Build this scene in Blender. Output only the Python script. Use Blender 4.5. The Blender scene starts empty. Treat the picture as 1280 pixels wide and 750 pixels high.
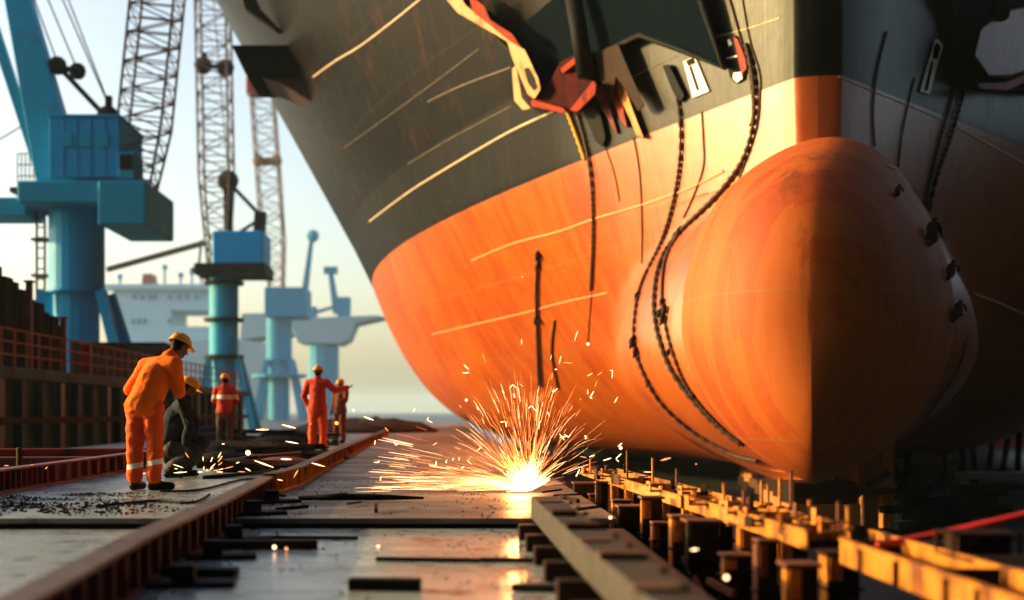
import bpy, bmesh, math, random
import numpy as np
from mathutils import Vector, Matrix, noise
from mathutils.bvhtree import BVHTree
R = math.radians
random.seed(7)
sc = bpy.context.scene
COL = sc.collection

# ---------------------------------------------------------------- camera
F, CX, CY, H = 1500.0, 560.0, 515.0, 0.85       # focal length and principal point in photo pixels, eye height
cam = bpy.data.cameras.new('camera')
cam.sensor_width = 36; cam.lens = F/1280*36
cam.shift_x = (640-CX)/1280; cam.shift_y = (CY-375)/1280
cam.clip_start = 0.1; cam.clip_end = 9000
cam.dof.use_dof = True; cam.dof.focus_distance = 13.8
cam.dof.aperture_fstop = (cam.lens/1000)/0.055
co = bpy.data.objects.new('camera', cam); COL.objects.link(co)
co.location = (0, 0, H); co.rotation_euler = (R(90), 0, 0)
sc.camera = co

# ---------------------------------------------------------------- sky, sun, exposure
SUN_EL, SUN_AZ = 13.5, 281.0                    # azimuth clockwise from +y: low sun from the left
w = bpy.data.worlds.new('World'); sc.world = w; w.use_nodes = True
nt = w.node_tree; bg = nt.nodes['Background']
sky = nt.nodes.new('ShaderNodeTexSky'); sky.sky_type = 'NISHITA'; sky.sun_disc = False
sky.sun_elevation = R(SUN_EL); sky.sun_rotation = R(SUN_AZ)
sky.air_density = 1.0; sky.dust_density = 3.6; sky.ozone_density = 0.3
nt.links.new(sky.outputs[0], bg.inputs[0]); bg.inputs[1].default_value = 0.15
sd = bpy.data.lights.new('sun', 'SUN'); sd.energy = 4.0; sd.angle = R(0.6); sd.color = (1, .70, .22)
so = bpy.data.objects.new('sun', sd); COL.objects.link(so)
dsun = Vector((math.sin(R(SUN_AZ))*math.cos(R(SUN_EL)), math.cos(R(SUN_AZ))*math.cos(R(SUN_EL)), math.sin(R(SUN_EL))))
so.rotation_euler = dsun.to_track_quat('Z', 'Y').to_euler(); so.location = dsun*60+Vector((0, 0, 20))
vs = sc.view_settings; vs.view_transform = 'Standard'; vs.look = 'None'; vs.gamma = 1; vs.use_curve_mapping = False
vs.exposure = 1.2
sc.cycles.use_denoising = True
sc.cycles.volume_bounces = 1; sc.cycles.max_bounces = 8
sc.cycles.sample_clamp_indirect = 6.0

# ---------------------------------------------------------------- helpers
def at(px, py, Y): return Vector(((px-CX)/F*Y, Y, H-(py-CY)/F*Y))
def ground(px, py, z=0.0):
    Y = (H-z)*F/(py-CY); return Vector(((px-CX)/F*Y, Y, z))

def tag(o, label=None, cat=None, group=None, kind=None):
    if label: o['label'] = label
    if cat: o['category'] = cat
    if group: o['group'] = group
    if kind: o['kind'] = kind
    return o
def empty(name, loc=(0, 0, 0), **k):
    o = bpy.data.objects.new(name, None); COL.objects.link(o); o.location = loc; o.empty_display_size = .2
    return tag(o, **k)

class MB:
    def __init__(s): s.v = []; s.f = []; s.m = []
    def add(s, vs, fs, mi=0):
        b = len(s.v); s.v += [tuple(x) for x in vs]; s.f += [tuple(b+i for i in f) for f in fs]; s.m += [mi]*len(fs); return s
    def box(s, x0, x1, y0, y1, z0, z1, mi=0):
        return s.add([(x0,y0,z0),(x1,y0,z0),(x1,y1,z0),(x0,y1,z0),(x0,y0,z1),(x1,y0,z1),(x1,y1,z1),(x0,y1,z1)],
                     [(0,3,2,1),(4,5,6,7),(0,1,5,4),(1,2,6,5),(2,3,7,6),(3,0,4,7)], mi)
    def bar(s, p, q, w, h, up=(0, 0, 1), w2=None, h2=None, mi=0):
        p = Vector(p); q = Vector(q); d = (q-p).normalized(); u = Vector(up)
        if abs(d.dot(u)) > .95: u = Vector((0, 1, 0))
        a = d.cross(u).normalized(); b = a.cross(d).normalized(); w2 = w2 or w; h2 = h2 or h
        V = []
        for c, ww, hh in ((p, w, h), (q, w2, h2)):
            V += [c-a*ww/2-b*hh/2, c+a*ww/2-b*hh/2, c+a*ww/2+b*hh/2, c-a*ww/2+b*hh/2]
        return s.add(V, [(0,1,2,3),(7,6,5,4),(0,4,5,1),(1,5,6,2),(2,6,7,3),(3,7,4,0)], mi)
    def tube(s, pts, r, n=8, mi=0, cap=True):
        pts = [Vector(p) for p in pts]; N = len(pts)
        rs = r if isinstance(r, (list, tuple)) else [r]*N
        d0 = (pts[1]-pts[0]).normalized(); u = Vector((0, 0, 1)) if abs(d0.z) < .9 else Vector((1, 0, 0))
        a = d0.cross(u).normalized(); V = []; Fc = []
        for i in range(N):
            d = (pts[min(i+1, N-1)]-pts[max(i-1, 0)]).normalized()
            a = (a-d*a.dot(d)).normalized(); b = d.cross(a)
            for k in range(n):
                t = 2*math.pi*k/n; V.append(pts[i]+(a*math.cos(t)+b*math.sin(t))*rs[i])
        for i in range(N-1):
            for k in range(n):
                Fc.append((i*n+k, i*n+(k+1) % n, (i+1)*n+(k+1) % n, (i+1)*n+k))
        if cap: Fc += [tuple(range(n))[::-1], tuple((N-1)*n+k for k in range(n))]
        return s.add(V, Fc, mi)
    def capsule(s, p, q, r1, r2, n=14, m=4):
        p = Vector(p); q = Vector(q); d = q-p; L = d.length; d = d/L if L > 1e-6 else Vector((0, 0, 1))
        pts = []; rs = []
        for i in range(m+1):
            t = math.pi/2*(1-i/m)
            pts.append(p-d*r1*math.sin(t)); rs.append(max(r1*math.cos(t), 1e-4))
        for i in range(m+1):
            t = math.pi/2*i/m
            pts.append(q+d*r2*math.sin(t)+d*1e-5); rs.append(max(r2*math.cos(t), 1e-4))
        return s.tube(pts, rs, n)
    def ball(s, c, r, rot=None, n=16, m=10, mi=0):
        c = Vector(c); r = Vector(r if isinstance(r, (tuple, list)) else (r, r, r)); V = []; Fc = []
        for i in range(m+1):
            t = math.pi*i/m
            for k in range(n):
                p = 2*math.pi*k/n
                x = Vector((math.sin(t)*math.cos(p)*r.x, math.sin(t)*math.sin(p)*r.y, math.cos(t)*r.z))
                if rot: x = rot @ x
                V.append(c+x)
        for i in range(m):
            for k in range(n): Fc.append((i*n+k, (i+1)*n+k, (i+1)*n+(k+1) % n, i*n+(k+1) % n))
        return s.add(V, Fc, mi)
    def prism(s, bot, top, mi=0):
        n = len(bot)
        return s.add(list(bot)+list(top), [tuple(range(n))[::-1], tuple(range(n, 2*n))]+[(i, (i+1) % n, n+(i+1) % n, n+i) for i in range(n)], mi)
    def mesh(s, name):
        me = bpy.data.meshes.new(name); me.from_pydata(s.v, [], s.f); me.validate(); return me
    def build(s, name, mats, parent=None, smooth=False, bevel=0, fix=True):
        me = bpy.data.meshes.new(name); me.from_pydata(s.v, [], s.f)
        mats = mats if isinstance(mats, (list, tuple)) else [mats]
        for m in mats: me.materials.append(m)
        for p, mi in zip(me.polygons, s.m): p.material_index = mi; p.use_smooth = smooth
        if fix:
            bm = bmesh.new(); bm.from_mesh(me); bmesh.ops.recalc_face_normals(bm, faces=bm.faces); bm.to_mesh(me); bm.free()
        o = bpy.data.objects.new(name, me); COL.objects.link(o)
        if bevel:
            b = o.modifiers.new('bevel', 'BEVEL'); b.width = bevel; b.segments = 2; b.limit_method = 'ANGLE'
        if parent is not None:
            o.parent = parent
            if any(abs(c) > 1e-9 for c in parent.location): o.matrix_parent_inverse = Matrix.Translation(-parent.location)
        return o
    def rebase(s, p):
        p = Vector(p); s.v = [tuple(Vector(x)-p) for x in s.v]; return s

def lattice(mb, p, q, w0, w1, n, r=.06, rb=.03, sq=1.0):
    """square lattice boom between p and q"""
    p = Vector(p); q = Vector(q); d = (q-p).normalized(); a = Vector((0, 1, 0)).cross(d).normalized(); b = d.cross(a).normalized()
    C = []
    for i in range(n+1):
        t = i/n; c = p.lerp(q, t); ww = (w0+(w1-w0)*min(1, t*4))/2
        C.append([c+a*ww*sx+b*ww*sq*sy for sx, sy in ((-1,-1),(1,-1),(1,1),(-1,1))])
    for k in range(4):
        mb.tube([c[k] for c in C], r, 5)
        for i in range(n):
            k2 = (k+1) % 4
            mb.tube([C[i][k], C[i+1][k2]] if (i+k) % 2 else [C[i][k2], C[i+1][k]], rb, 4, cap=False)
            mb.tube([C[i][k], C[i][k2]], rb, 4, cap=False)

# ---------------------------------------------------------------- materials
def newmat(name):
    m = bpy.data.materials.new(name); m.use_nodes = True
    return m, m.node_tree, m.node_tree.nodes['Principled BSDF']
def N(nt, t, **k):
    n = nt.nodes.new(t)
    for a, v in k.items(): setattr(n, a, v)
    return n
def noisen(nt, co, scale, detail=4, rough=.6, stretch=None, dist=0):
    if stretch:
        mp = N(nt, 'ShaderNodeMapping'); mp.inputs['Scale'].default_value = stretch; nt.links.new(co, mp.inputs[0]); co = mp.outputs[0]
    n = N(nt, 'ShaderNodeTexNoise'); n.inputs['Scale'].default_value = scale; n.inputs['Detail'].default_value = detail
    n.inputs['Roughness'].default_value = rough; n.inputs['Distortion'].default_value = dist
    nt.links.new(co, n.inputs['Vector']); return n.outputs[0]
def ramp(nt, f, a, b, ca=(0,0,0,1), cb=(1,1,1,1)):
    r = N(nt, 'ShaderNodeValToRGB'); r.color_ramp.elements[0].position = a; r.color_ramp.elements[1].position = b
    r.color_ramp.elements[0].color = ca; r.color_ramp.elements[1].color = cb; nt.links.new(f, r.inputs[0]); return r.outputs[0]
def mixc(nt, f, a, b, mode='MIX'):
    m = N(nt, 'ShaderNodeMix', data_type='RGBA', blend_type=mode)
    for s, v in ((0, f), (6, a), (7, b)):
        if hasattr(v, 'links'): nt.links.new(v, m.inputs[s])
        elif isinstance(v, (int, float)): m.inputs[s].default_value = v
        else: m.inputs[s].default_value = (*v[:3], 1)
    return m.outputs[2]
def math_(nt, op, a, b=None, c=None):
    m = N(nt, 'ShaderNodeMath', operation=op)
    for i, v in enumerate((a, b, c)):
        if v is None: continue
        if hasattr(v, 'links'): nt.links.new(v, m.inputs[i])
        else: m.inputs[i].default_value = v
    return m.outputs[0]
def pmat(name, col, rough=.6, metal=0, var=.3, scale=2.5, dirt=None, damt=.45, dscale=1.5, bump=.15, bscale=20, stretch=None, world=False, rvar=.15, spec=None):
    m, nt, b = newmat(name)
    b.inputs['Specular IOR Level'].default_value = spec if spec is not None else (.06 if max(col) < .03 else .35)
    tc = N(nt, 'ShaderNodeTexCoord'); co = tc.outputs['Object']
    if world: co = N(nt, 'ShaderNodeNewGeometry').outputs['Position']
    n1 = noisen(nt, co, scale, 5, .65, stretch)
    c = mixc(nt, n1, [x*(1-var) for x in col], [min(1, x*(1+var)) for x in col])
    if dirt:
        n2 = noisen(nt, co, dscale, 7, .7, stretch, .3)
        c = mixc(nt, ramp(nt, n2, damt, damt+.14), c, dirt)
    nt.links.new(c, b.inputs['Base Color'])
    n3 = noisen(nt, co, scale*2.3, 5, .6)
    nt.links.new(math_(nt, 'MULTIPLY_ADD', n3, rvar*2, rough-rvar), b.inputs['Roughness'])
    b.inputs['Metallic'].default_value = metal
    if bump:
        bp = N(nt, 'ShaderNodeBump'); bp.inputs['Strength'].default_value = bump; bp.inputs['Distance'].default_value = .02
        nt.links.new(noisen(nt, co, bscale, 5, .65), bp.inputs['Height']); nt.links.new(bp.outputs[0], b.inputs['Normal'])
    return m
def emis(name, col, s):
    m, nt, b = newmat(name); b.inputs['Base Color'].default_value = (*col, 1)
    b.inputs['Emission Color'].default_value = (*col, 1); b.inputs['Emission Strength'].default_value = s; return m

RUST = (.16, .055, .022)
M = dict(
 crane_blue = pmat('crane_blue', (.006, .30, .62), .5, 0, spec=.12, var=.15, scale=.3, dirt=(.02, .17, .33), damt=.62, dscale=.5, bump=0),
 crane_teal = pmat('crane_teal', (.008, .30, .50), .5, 0, spec=.12, var=.15, scale=.3, dirt=(.03, .16, .25), damt=.6, dscale=.5, bump=0),
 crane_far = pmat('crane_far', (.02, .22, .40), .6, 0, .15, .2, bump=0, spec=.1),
 lattice = pmat('lattice_steel', (.17, .10, .06), .6, .2, .3, 1, bump=0),
 dark = pmat('dark_steel', (.010, .011, .014), .65, .0, .4, 3, dirt=(.05, .025, .015), damt=.55),
 black = pmat('black_rubber', (.008, .007, .007), .65, 0, .3, 8),
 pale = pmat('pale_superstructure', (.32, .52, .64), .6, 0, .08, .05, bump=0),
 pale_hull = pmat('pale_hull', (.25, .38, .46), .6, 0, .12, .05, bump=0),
 red = pmat('red_paint', (.28, .008, .004), .6, 0, .3, 4, dirt=(.05, .008, .006), damt=.50, spec=.2),
 girder = pmat('rusty_girder', (.10, .060, .045), .5, .1, .5, 6, dirt=(.055, .026, .018), damt=.47, dscale=3.5, bump=.5, bscale=40, spec=.15),
 girder_red = pmat('red_oxide_girder', (.17, .022, .018), .45, .1, .4, 4, dirt=(.05, .018, .014), damt=.5, dscale=2.5, bump=.3, bscale=40),
 rust_dark = pmat('dark_rust', (.026, .012, .009), .6, .1, .5, 5, dirt=(.015, .012, .012), damt=.5, dscale=3, bump=.3, bscale=40),
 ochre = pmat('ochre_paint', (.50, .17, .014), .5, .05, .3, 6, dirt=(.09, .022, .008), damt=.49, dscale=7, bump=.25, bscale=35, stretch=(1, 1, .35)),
 cream = pmat('cream_steel', (.42, .24, .10), .6, 0, .2, 5, dirt=(.22, .07, .015), damt=.5, bump=.1, spec=.2),
 white = pmat('white_paint', (.8, .8, .77), .5, 0, .08, 6, bump=0),
 orange_cloth = pmat('orange_cloth', (.66, .075, .004), .85, 0, .12, 7, dirt=(.55, .10, .01), damt=.62, dscale=4, bump=.35, bscale=30),
 orange_jacket = pmat('orange_jacket', (.80, .145, .006), .85, 0, .12, 7, dirt=(.50, .09, .006), damt=.60, dscale=4, bump=.35, bscale=30, spec=.15),
 red_cloth = pmat('red_cloth', (.45, .028, .008), .85, 0, .2, 7, bump=.3, bscale=25),
 brown_cloth = pmat('brown_cloth', (.07, .045, .035), .9, 0, .2, 7, bump=.3, bscale=25),
 maroon_cloth = pmat('maroon_cloth', (.13, .025, .015), .9, 0, .2, 7, bump=.3, bscale=25),
 navy_cloth = pmat('navy_cloth', (.010, .016, .028), .85, 0, .3, 7, spec=.1, bump=.3, bscale=25),
 charcoal_cloth = pmat('charcoal_cloth', (.016, .017, .019), .7, 0, .4, 7, spec=.2, bump=.35, bscale=25),
 glove = pmat('dark_glove', (.02, .014, .012), .8, 0, .3, 9),
 skin = pmat('skin', (.13, .06, .035), .55, 0, .1, 9, bump=.1, bscale=60),
 hair = pmat('hair', (.008, .006, .005), .6, 0, .3, 30),
 helmet = pmat('helmet_yellow', (.72, .30, .012), .4, 0, .08, 6, dirt=(.5, .22, .03), damt=.64, bump=.03),
 reflect = pmat('reflective_tape', (.75, .75, .72), .35, 0, .1, 12, bump=.1),
 boot = pmat('boot_leather', (.015, .012, .011), .5, 0, .3, 10),
 rail_rust = pmat('rail_rust', (.13, .035, .015), .6, .1, .3, 2),
 quay = pmat('quay_steel', (.02, .09, .17), .6, 0, .4, .8, dirt=(.008, .04, .08), damt=.5, dscale=.6, spec=.1),
 pile = pmat('dark_pile', (.007, .008, .010), .7, 0, .5, 1.2, dirt=(.022, .018, .016), damt=.6, dscale=2, stretch=(1, 1, .15), spec=.02),
 rope = pmat('tarred_rope', (.05, .022, .012), .7, 0, .4, 10, bump=.4, bscale=60),
 rope_yellow = pmat('yellow_rope', (.65, .33, .02), .7, 0, .3, 10, bump=.4, bscale=60),
 hose = pmat('red_hose', (.38, .018, .022), .4, 0, .25, 5, dirt=(.12, .02, .02), damt=.6),
 teal_and_shade = pmat('dark_teal_and_shade', (.0015, .005, .009), .85, .0, .3, .6, bump=.05, spec=.02),  # near black; on the anchor pockets it stands for shade
 seam = pmat('seam_strip', (.55, .42, .28), .4, .1, .25, 1.2, dirt=(.2, .12, .07), damt=.55),
 seam_red = pmat('seam_strip_red', (.72, .30, .13), .4, .1, .2, 1.2, dirt=(.4, .12, .05), damt=.55),
 anchor_red_shaded = pmat('anchor_red_shaded', (.045, .003, .002), .75, 0, .4, 4, dirt=(.012, .003, .003), damt=.46, spec=.04),  # red darkened for the shade the anchor lies in
 anchor_rib_lit = pmat('anchor_rib_lit', (.26, .022, .003), .6, 0, .4, 6, dirt=(.03, .006, .004), damt=.5, spec=.05),  # orange light on the anchor edges, put into the colour
 beam_old = pmat('weathered_beam', (.045, .034, .028), .6, .1, .6, 4, dirt=(.03, .02, .016), damt=.44, dscale=5, bump=.6, bscale=30, spec=.4),
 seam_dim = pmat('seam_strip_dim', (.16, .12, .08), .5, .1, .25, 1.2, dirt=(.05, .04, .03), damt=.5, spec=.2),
 timber = pmat('shoring_timber', (.34, .14, .04), .7, 0, .3, 3, dirt=(.08, .04, .02), damt=.55, stretch=(1, 1, .2)),
 cont_red = pmat('container_red', (.38, .05, .04), .5, 0, .15, .4, bump=0),
 cont_blue = pmat('container_blue', (.05, .12, .2), .5, 0, .15, .4, bump=0),
 cont_white = pmat('container_pale', (.5, .5, .46), .5, 0, .15, .4, bump=0),
)

# hull paint: black topsides above the painted waterline, red oxide below, with run-off streaks, plate seams and wear
ZW = 7.57
def hull_material():
    m, nt, b = newmat('hull_paint'); L = nt.links
    pos = N(nt, 'ShaderNodeNewGeometry').outputs['Position']
    sep = N(nt, 'ShaderNodeSeparateXYZ'); L.new(pos, sep.inputs[0]); z = sep.outputs[2]
    big = noisen(nt, pos, .35, 5, .6)
    streak = noisen(nt, pos, 2.2, 6, .65, (1, 1, .05), .1)
    fine = noisen(nt, pos, 9, 6, .65, (1, 1, .10))
    spots = noisen(nt, pos, 3.0, 8, .75)
    top = mixc(nt, ramp(nt, streak, .38, .66), (.0016, .0022, .0036), (.0060, .0058, .0066))
    top = mixc(nt, math_(nt, 'MULTIPLY', ramp(nt, fine, .52, .72), .5), top, (.028, .024, .020))
    low = mixc(nt, ramp(nt, big, .3, .7), (.30, .038, .004), (.43, .082, .006))
    low = mixc(nt, math_(nt, 'MULTIPLY', ramp(nt, streak, .48, .75), .55), low, (.22, .030, .010))
    low = mixc(nt, math_(nt, 'MULTIPLY', ramp(nt, fine, .55, .8), .45), low, (.50, .13, .009))
    low = mixc(nt, math_(nt, 'MULTIPLY', ramp(nt, spots, .60, .70), .5), low, (.14, .028, .014))
    rings = noisen(nt, pos, 1.0, 6, .6, (.35, 2.4, .22), .15)
    low = mixc(nt, math_(nt, 'MULTIPLY', ramp(nt, rings, .48, .80), .45), low, (.20, .032, .010))
    low = mixc(nt, math_(nt, 'MULTIPLY', ramp(nt, rings, .50, .25), .25), low, (.54, .16, .012))
    scr = noisen(nt, pos, 14, 8, .8, (1, .25, 1))
    low = mixc(nt, math_(nt, 'MULTIPLY', ramp(nt, scr, .64, .70), .5), low, (.10, .03, .015))
    # paint edge
    edge = math_(nt, 'GREATER_THAN', math_(nt, 'MULTIPLY_ADD', noisen(nt, pos, 6, 3), .03, z), ZW+.015)
    c = mixc(nt, edge, low, top)
    runs = noisen(nt, pos, 1.5, 7, .7, (1, 1, .10), .2); patchy = noisen(nt, pos, .22, 3, .5)
    c = mixc(nt, math_(nt, 'MULTIPLY', math_(nt, 'MULTIPLY', ramp(nt, runs, .56, .66), ramp(nt, patchy, .42, .60)), .55), c, (.085, .024, .010))
    scuff = noisen(nt, pos, 2.6, 7, .75, (.25, .25, 2.6), .1)
    c = mixc(nt, math_(nt, 'MULTIPLY', ramp(nt, scuff, .66, .72), .35), c, (.30, .12, .045))
    # welded plate seams every 2.4 m of height and 9 m of length
    def seam(v, period, wdt):
        f = math_(nt, 'FRACT', math_(nt, 'DIVIDE', v, period)); return math_(nt, 'LESS_THAN', f, wdt)
    s1 = seam(math_(nt, 'ADD', z, 2.03), 2.4, .016)
    v = math_(nt, 'MULTIPLY_ADD', sep.outputs[0], -.2, sep.outputs[1])
    s2 = seam(v, 2.75, .010)
    sm = math_(nt, 'MAXIMUM', s1, s2)
    c = mixc(nt, math_(nt, 'MULTIPLY', sm, math_(nt, 'MULTIPLY_ADD', edge, -.24, .30)), c, (.26, .15, .08))
    L.new(c, b.inputs['Base Color'])
    nose = N(nt, 'ShaderNodeMapRange'); nose.inputs[1].default_value = 23.2; nose.inputs[2].default_value = 22.0; nose.inputs[3].default_value = 0; nose.inputs[4].default_value = .26
    L.new(v, nose.inputs[0])
    r = math_(nt, 'ADD', math_(nt, 'MULTIPLY_ADD', streak, .16, .26), nose.outputs[0])
    L.new(math_(nt, 'MULTIPLY_ADD', spots, .12, r), b.inputs['Roughness'])
    gl1 = N(nt, 'ShaderNodeMapRange'); gl1.inputs[1].default_value = 25.5; gl1.inputs[2].default_value = 33.0; gl1.inputs[3].default_value = .95; gl1.inputs[4].default_value = .16; L.new(v, gl1.inputs[0])
    gl2 = N(nt, 'ShaderNodeMapRange'); gl2.inputs[1].default_value = 21.8; gl2.inputs[2].default_value = 23.4; gl2.inputs[3].default_value = .30; gl2.inputs[4].default_value = 1.0; L.new(v, gl2.inputs[0])
    gloss = math_(nt, 'MULTIPLY', gl1.outputs[0], gl2.outputs[0])
    L.new(math_(nt, 'MULTIPLY', gloss, math_(nt, 'MULTIPLY_ADD', edge, -.75, 1.0)), b.inputs['Specular IOR Level'])
    bp = N(nt, 'ShaderNodeBump'); bp.inputs['Strength'].default_value = .35; bp.inputs['Distance'].default_value = .03
    hgt = math_(nt, 'ADD', math_(nt, 'MULTIPLY', sm, .5), math_(nt, 'ADD', math_(nt, 'MULTIPLY', noisen(nt, pos, 1.1, 3), 1.2), math_(nt, 'MULTIPLY', fine, .35)))
    L.new(hgt, bp.inputs['Height']); L.new(bp.outputs[0], b.inputs['Normal'])
    return m

# ================================================================ SETTING
def deck_mat(name, c1, c2, c3, r0, r1, sx):
    m, nt, b = newmat(name); L = nt.links
    pos = N(nt, 'ShaderNodeNewGeometry').outputs['Position']
    a = noisen(nt, pos, 1.0, 7, .65, sx, .3); bb = noisen(nt, pos, 4, 8, .7); g = noisen(nt, pos, 60, 4, .6)
    c = mixc(nt, ramp(nt, a, .38, .62), c1, c2)
    c = mixc(nt, ramp(nt, bb, .52, .66), c, c3)
    L.new(c, b.inputs['Base Color'])
    L.new(math_(nt, 'MULTIPLY_ADD', ramp(nt, a, .35, .65), r1-r0, r0), b.inputs['Roughness'])
    bp = N(nt, 'ShaderNodeBump'); bp.inputs['Strength'].default_value = .25; bp.inputs['Distance'].default_value = .006
    L.new(math_(nt, 'ADD', g, math_(nt, 'MULTIPLY', bb, 1.5)), bp.inputs['Height']); L.new(bp.outputs[0], b.inputs['Normal'])
    return m
M['deck_wet'] = deck_mat('wet_plate', (.44, .48, .51), (.26, .28, .30), (.09, .08, .075), .07, .28, (.5, 2.2, 1))
M['deck_dry'] = deck_mat('scaled_plate', (.12, .09, .085), (.07, .052, .048), (.20, .175, .17), .32, .6, (.8, 1.2, 1))
M['deck_side'] = deck_mat('grit_plate', (.30, .33, .36), (.17, .18, .19), (.05, .045, .04), .14, .40, (.8, 1.6, 1))
M['dock'] = pmat('dock_ground', (.030, .036, .040), .42, 0, .5, .8, dirt=(.015, .02, .024), damt=.5, dscale=.4, world=True, bump=.4, bscale=5)

g = MB(); g.add([(-3000,-40,-1.7),(3000,-40,-1.7),(3000,6000,-1.7),(-3000,6000,-1.7)], [(0,1,2,3)])
tag(g.build('ground', M['dock']), kind='structure')
d = MB(); d.box(-2.0, 1.32, 1.0, 9.58, -.5, -.08)
tag(d.build('deck', M['deck_wet'], bevel=.01), kind='structure')
d = MB(); d.box(-9.0, -2.004, 1.0, 9.58, -.5, -.084)
tag(d.build('deck', M['deck_side'], bevel=.01), kind='structure')
d = MB(); d.box(-9.0, -1.9, 9.6, 24, -.045, 0)
tag(d.build('deck', M['deck_side'], bevel=.006), kind='structure')
d = MB(); d.box(-1.892, 1.36, 9.6, 26, -.045, 0)
tag(d.build('deck', M['deck_dry'], bevel=.006), kind='structure')
d = MB(); d.box(-9.0, 1.36, 24.01, 24.5, -.3, -.05); d.box(-9.0, 1.30, 26.01, 90, -.05, -.004); d.box(-9, -1.9, 24.01, 26.005, -.045, -.004)
tag(d.build('deck', M['deck_dry']), kind='structure')
d = MB(); d.box(-9.0, 1.30, 9.63, 90, -.5, -.05)
tag(d.build('deck_edge', M['dark']), kind='structure')
d = MB(); d.box(-8.9, 1.2, .8, 89, -1.7, -.502)
tag(d.build('deck_base', M['dark']), kind='structure')

# ================================================================ SHIP
def smax(a, b, k):
    h = np.clip(.5+.5*(a-b)/k, 0, 1); return b*(1-h)+a*h+k*h*(1-h)
def hull_hb(s, z):
    s0 = np.where(z > 10, -(z-10)*.25, 0.); q = s-s0
    W = np.where(q >= 0, 23*np.tanh(.70*q/23)+.42*(1-np.exp(-np.maximum(q, 0)/.02)), q*3)
    p = .15+.30*np.exp(-np.maximum(q, 0)/11)+.25*np.exp(-((q-12)/7)**2)
    v = np.clip((z+.85)/(ZW+.85), 1e-4, 1)
    dz = np.maximum(z-ZW, 0); qq = np.maximum(q, 0)
    fl = .12*dz*(1-np.exp(-qq/5))+.42*dz*(1-np.exp(-(qq/26)**2))
    return np.where(q >= 0, W*v**p+fl, W)
def bulb_hb(s, z):
    q = np.clip((-2.3-s)/3.2, 0, 1)
    f = np.maximum((1-q**2.0), 0)**.54
    a = np.maximum(s-.2, 0)
    wd = 2.38-.26*np.clip((s+2.3)/2.5, 0, 1)+2.45*(1-np.exp(-(a/3.2)**1.35))
    zc = 2.45; zt = 5.75+.06*a; zb = -.42-.4*(1-np.exp(-a/5))
    fz = np.where(z > zc, np.maximum(f, 1e-3)**.8, np.maximum(f, 1e-3)**.42)
    zz = zc+(z-zc)/fz
    up = np.clip((zz-zc)/(zt-zc), 0, 1); dn = np.clip((zz-zb)/(zc-zb), 0, 1)
    tu = np.maximum(1-up**2, 0)**.52; td = np.maximum(1-(1-dn)**1.8, 0)**.68
    t = np.where(zz > zc, tu, td)
    return np.where((f < 2e-3) | (t <= 0), -.8, wd*f*t-.02)
def hb(s, z): return smax(hull_hb(s, z), bulb_hb(s, z), .55)
AX = math.atan(.20); P0 = (7.40, 24.)
def ship_world(u, s, z):
    off = np.where(s < 0, .12*s, 0.)
    off = off*np.clip((6.2-z)/1.5, 0, 1)
    return P0[0]+s*math.sin(AX)+(u+off)*math.cos(AX), P0[1]+s*math.cos(AX)-(u+off)*math.sin(AX), z

def build_hull():
    zs = np.concatenate([np.arange(-.84, 6.4, .045), np.arange(6.4, 12, .15), np.arange(12, 25.1, .5)])
    nt_ = 190; tt = np.linspace(0, 1, nt_)
    fine_s = np.linspace(-8, 2, 4001); V = []
    rows = []
    for z in zs:
        h = hb(fine_s, np.full_like(fine_s, z)); i = np.argmax(h > 0)
        a, b_ = fine_s[i-1], fine_s[i]
        ha, hb_ = h[i-1], h[i]; sf = a+(b_-a)*(0-ha)/(hb_-ha) if hb_ > ha else b_
        s = sf+ (tt**2.6)*(110-sf); hh = hb(s, np.full_like(s, z)); hh[0] = 0
        hh = np.maximum(hh, 0)
        rows.append((s, hh, z))
    nz = len(rows)
    for side in (-1, 1):
        for s, hh, z in rows:
            X, Y, Z = ship_world(side*hh, s, np.full_like(s, z))
            V += list(zip(X.tolist(), Y.tolist(), Z.tolist()))
    Fc = []
    for side in (0, 1):
        o = side*nz*nt_
        for j in range(nz-1):
            for i in range(nt_-1):
                q = (o+j*nt_+i, o+j*nt_+i+1, o+(j+1)*nt_+i+1, o+(j+1)*nt_+i)
                Fc.append(q if side else q[::-1])
    # deck and keel closing strips, stern
    for j, flip in ((0, False), (nz-1, True)):
        for i in range(nt_-1):
            a0 = j*nt_+i; b0 = nz*nt_+j*nt_+i; q = (a0, a0+1, b0+1, b0); Fc.append(q[::-1] if flip else q)
    for j in range(nz-1):
        a0 = j*nt_+nt_-1; b0 = a0+nz*nt_; Fc.append((a0, b0, b0+nt_, a0+nt_))
    me = bpy.data.meshes.new('hull'); me.from_pydata(V, [], Fc)
    bm = bmesh.new(); bm.from_mesh(me); bmesh.ops.remove_doubles(bm, verts=bm.verts, dist=.0008)
    bmesh.ops.recalc_face_normals(bm, faces=bm.faces)
    for f in bm.faces: f.smooth = True
    bvh = BVHTree.FromBMesh(bm); bm.to_mesh(me); bm.free()
    me.materials.append(hull_material())
    return me, bvh
ship = empty('cargo_ship', (P0[0], P0[1], -.85), label='huge cargo ship with black topsides and orange red bulbous bow on the slip', cat='ship')
hull_me, BVH = build_hull()
hull = bpy.data.objects.new('hull', hull_me); COL.objects.link(hull); hull.parent = ship
hull.matrix_parent_inverse = Matrix.Translation(-ship.location)
CAMP = Vector((0, 0, H))
def hp(px, py, off=0.0):
    """point of the hull seen at a photo pixel, pushed out along the surface normal"""
    d = at(px, py, 1.0)-CAMP; loc, n, i, ds = BVH.ray_cast(CAMP, d.normalized())
    if loc is None: return None, None
    if n.dot(d) > 0: n = -n
    return loc+n*off, n
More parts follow.
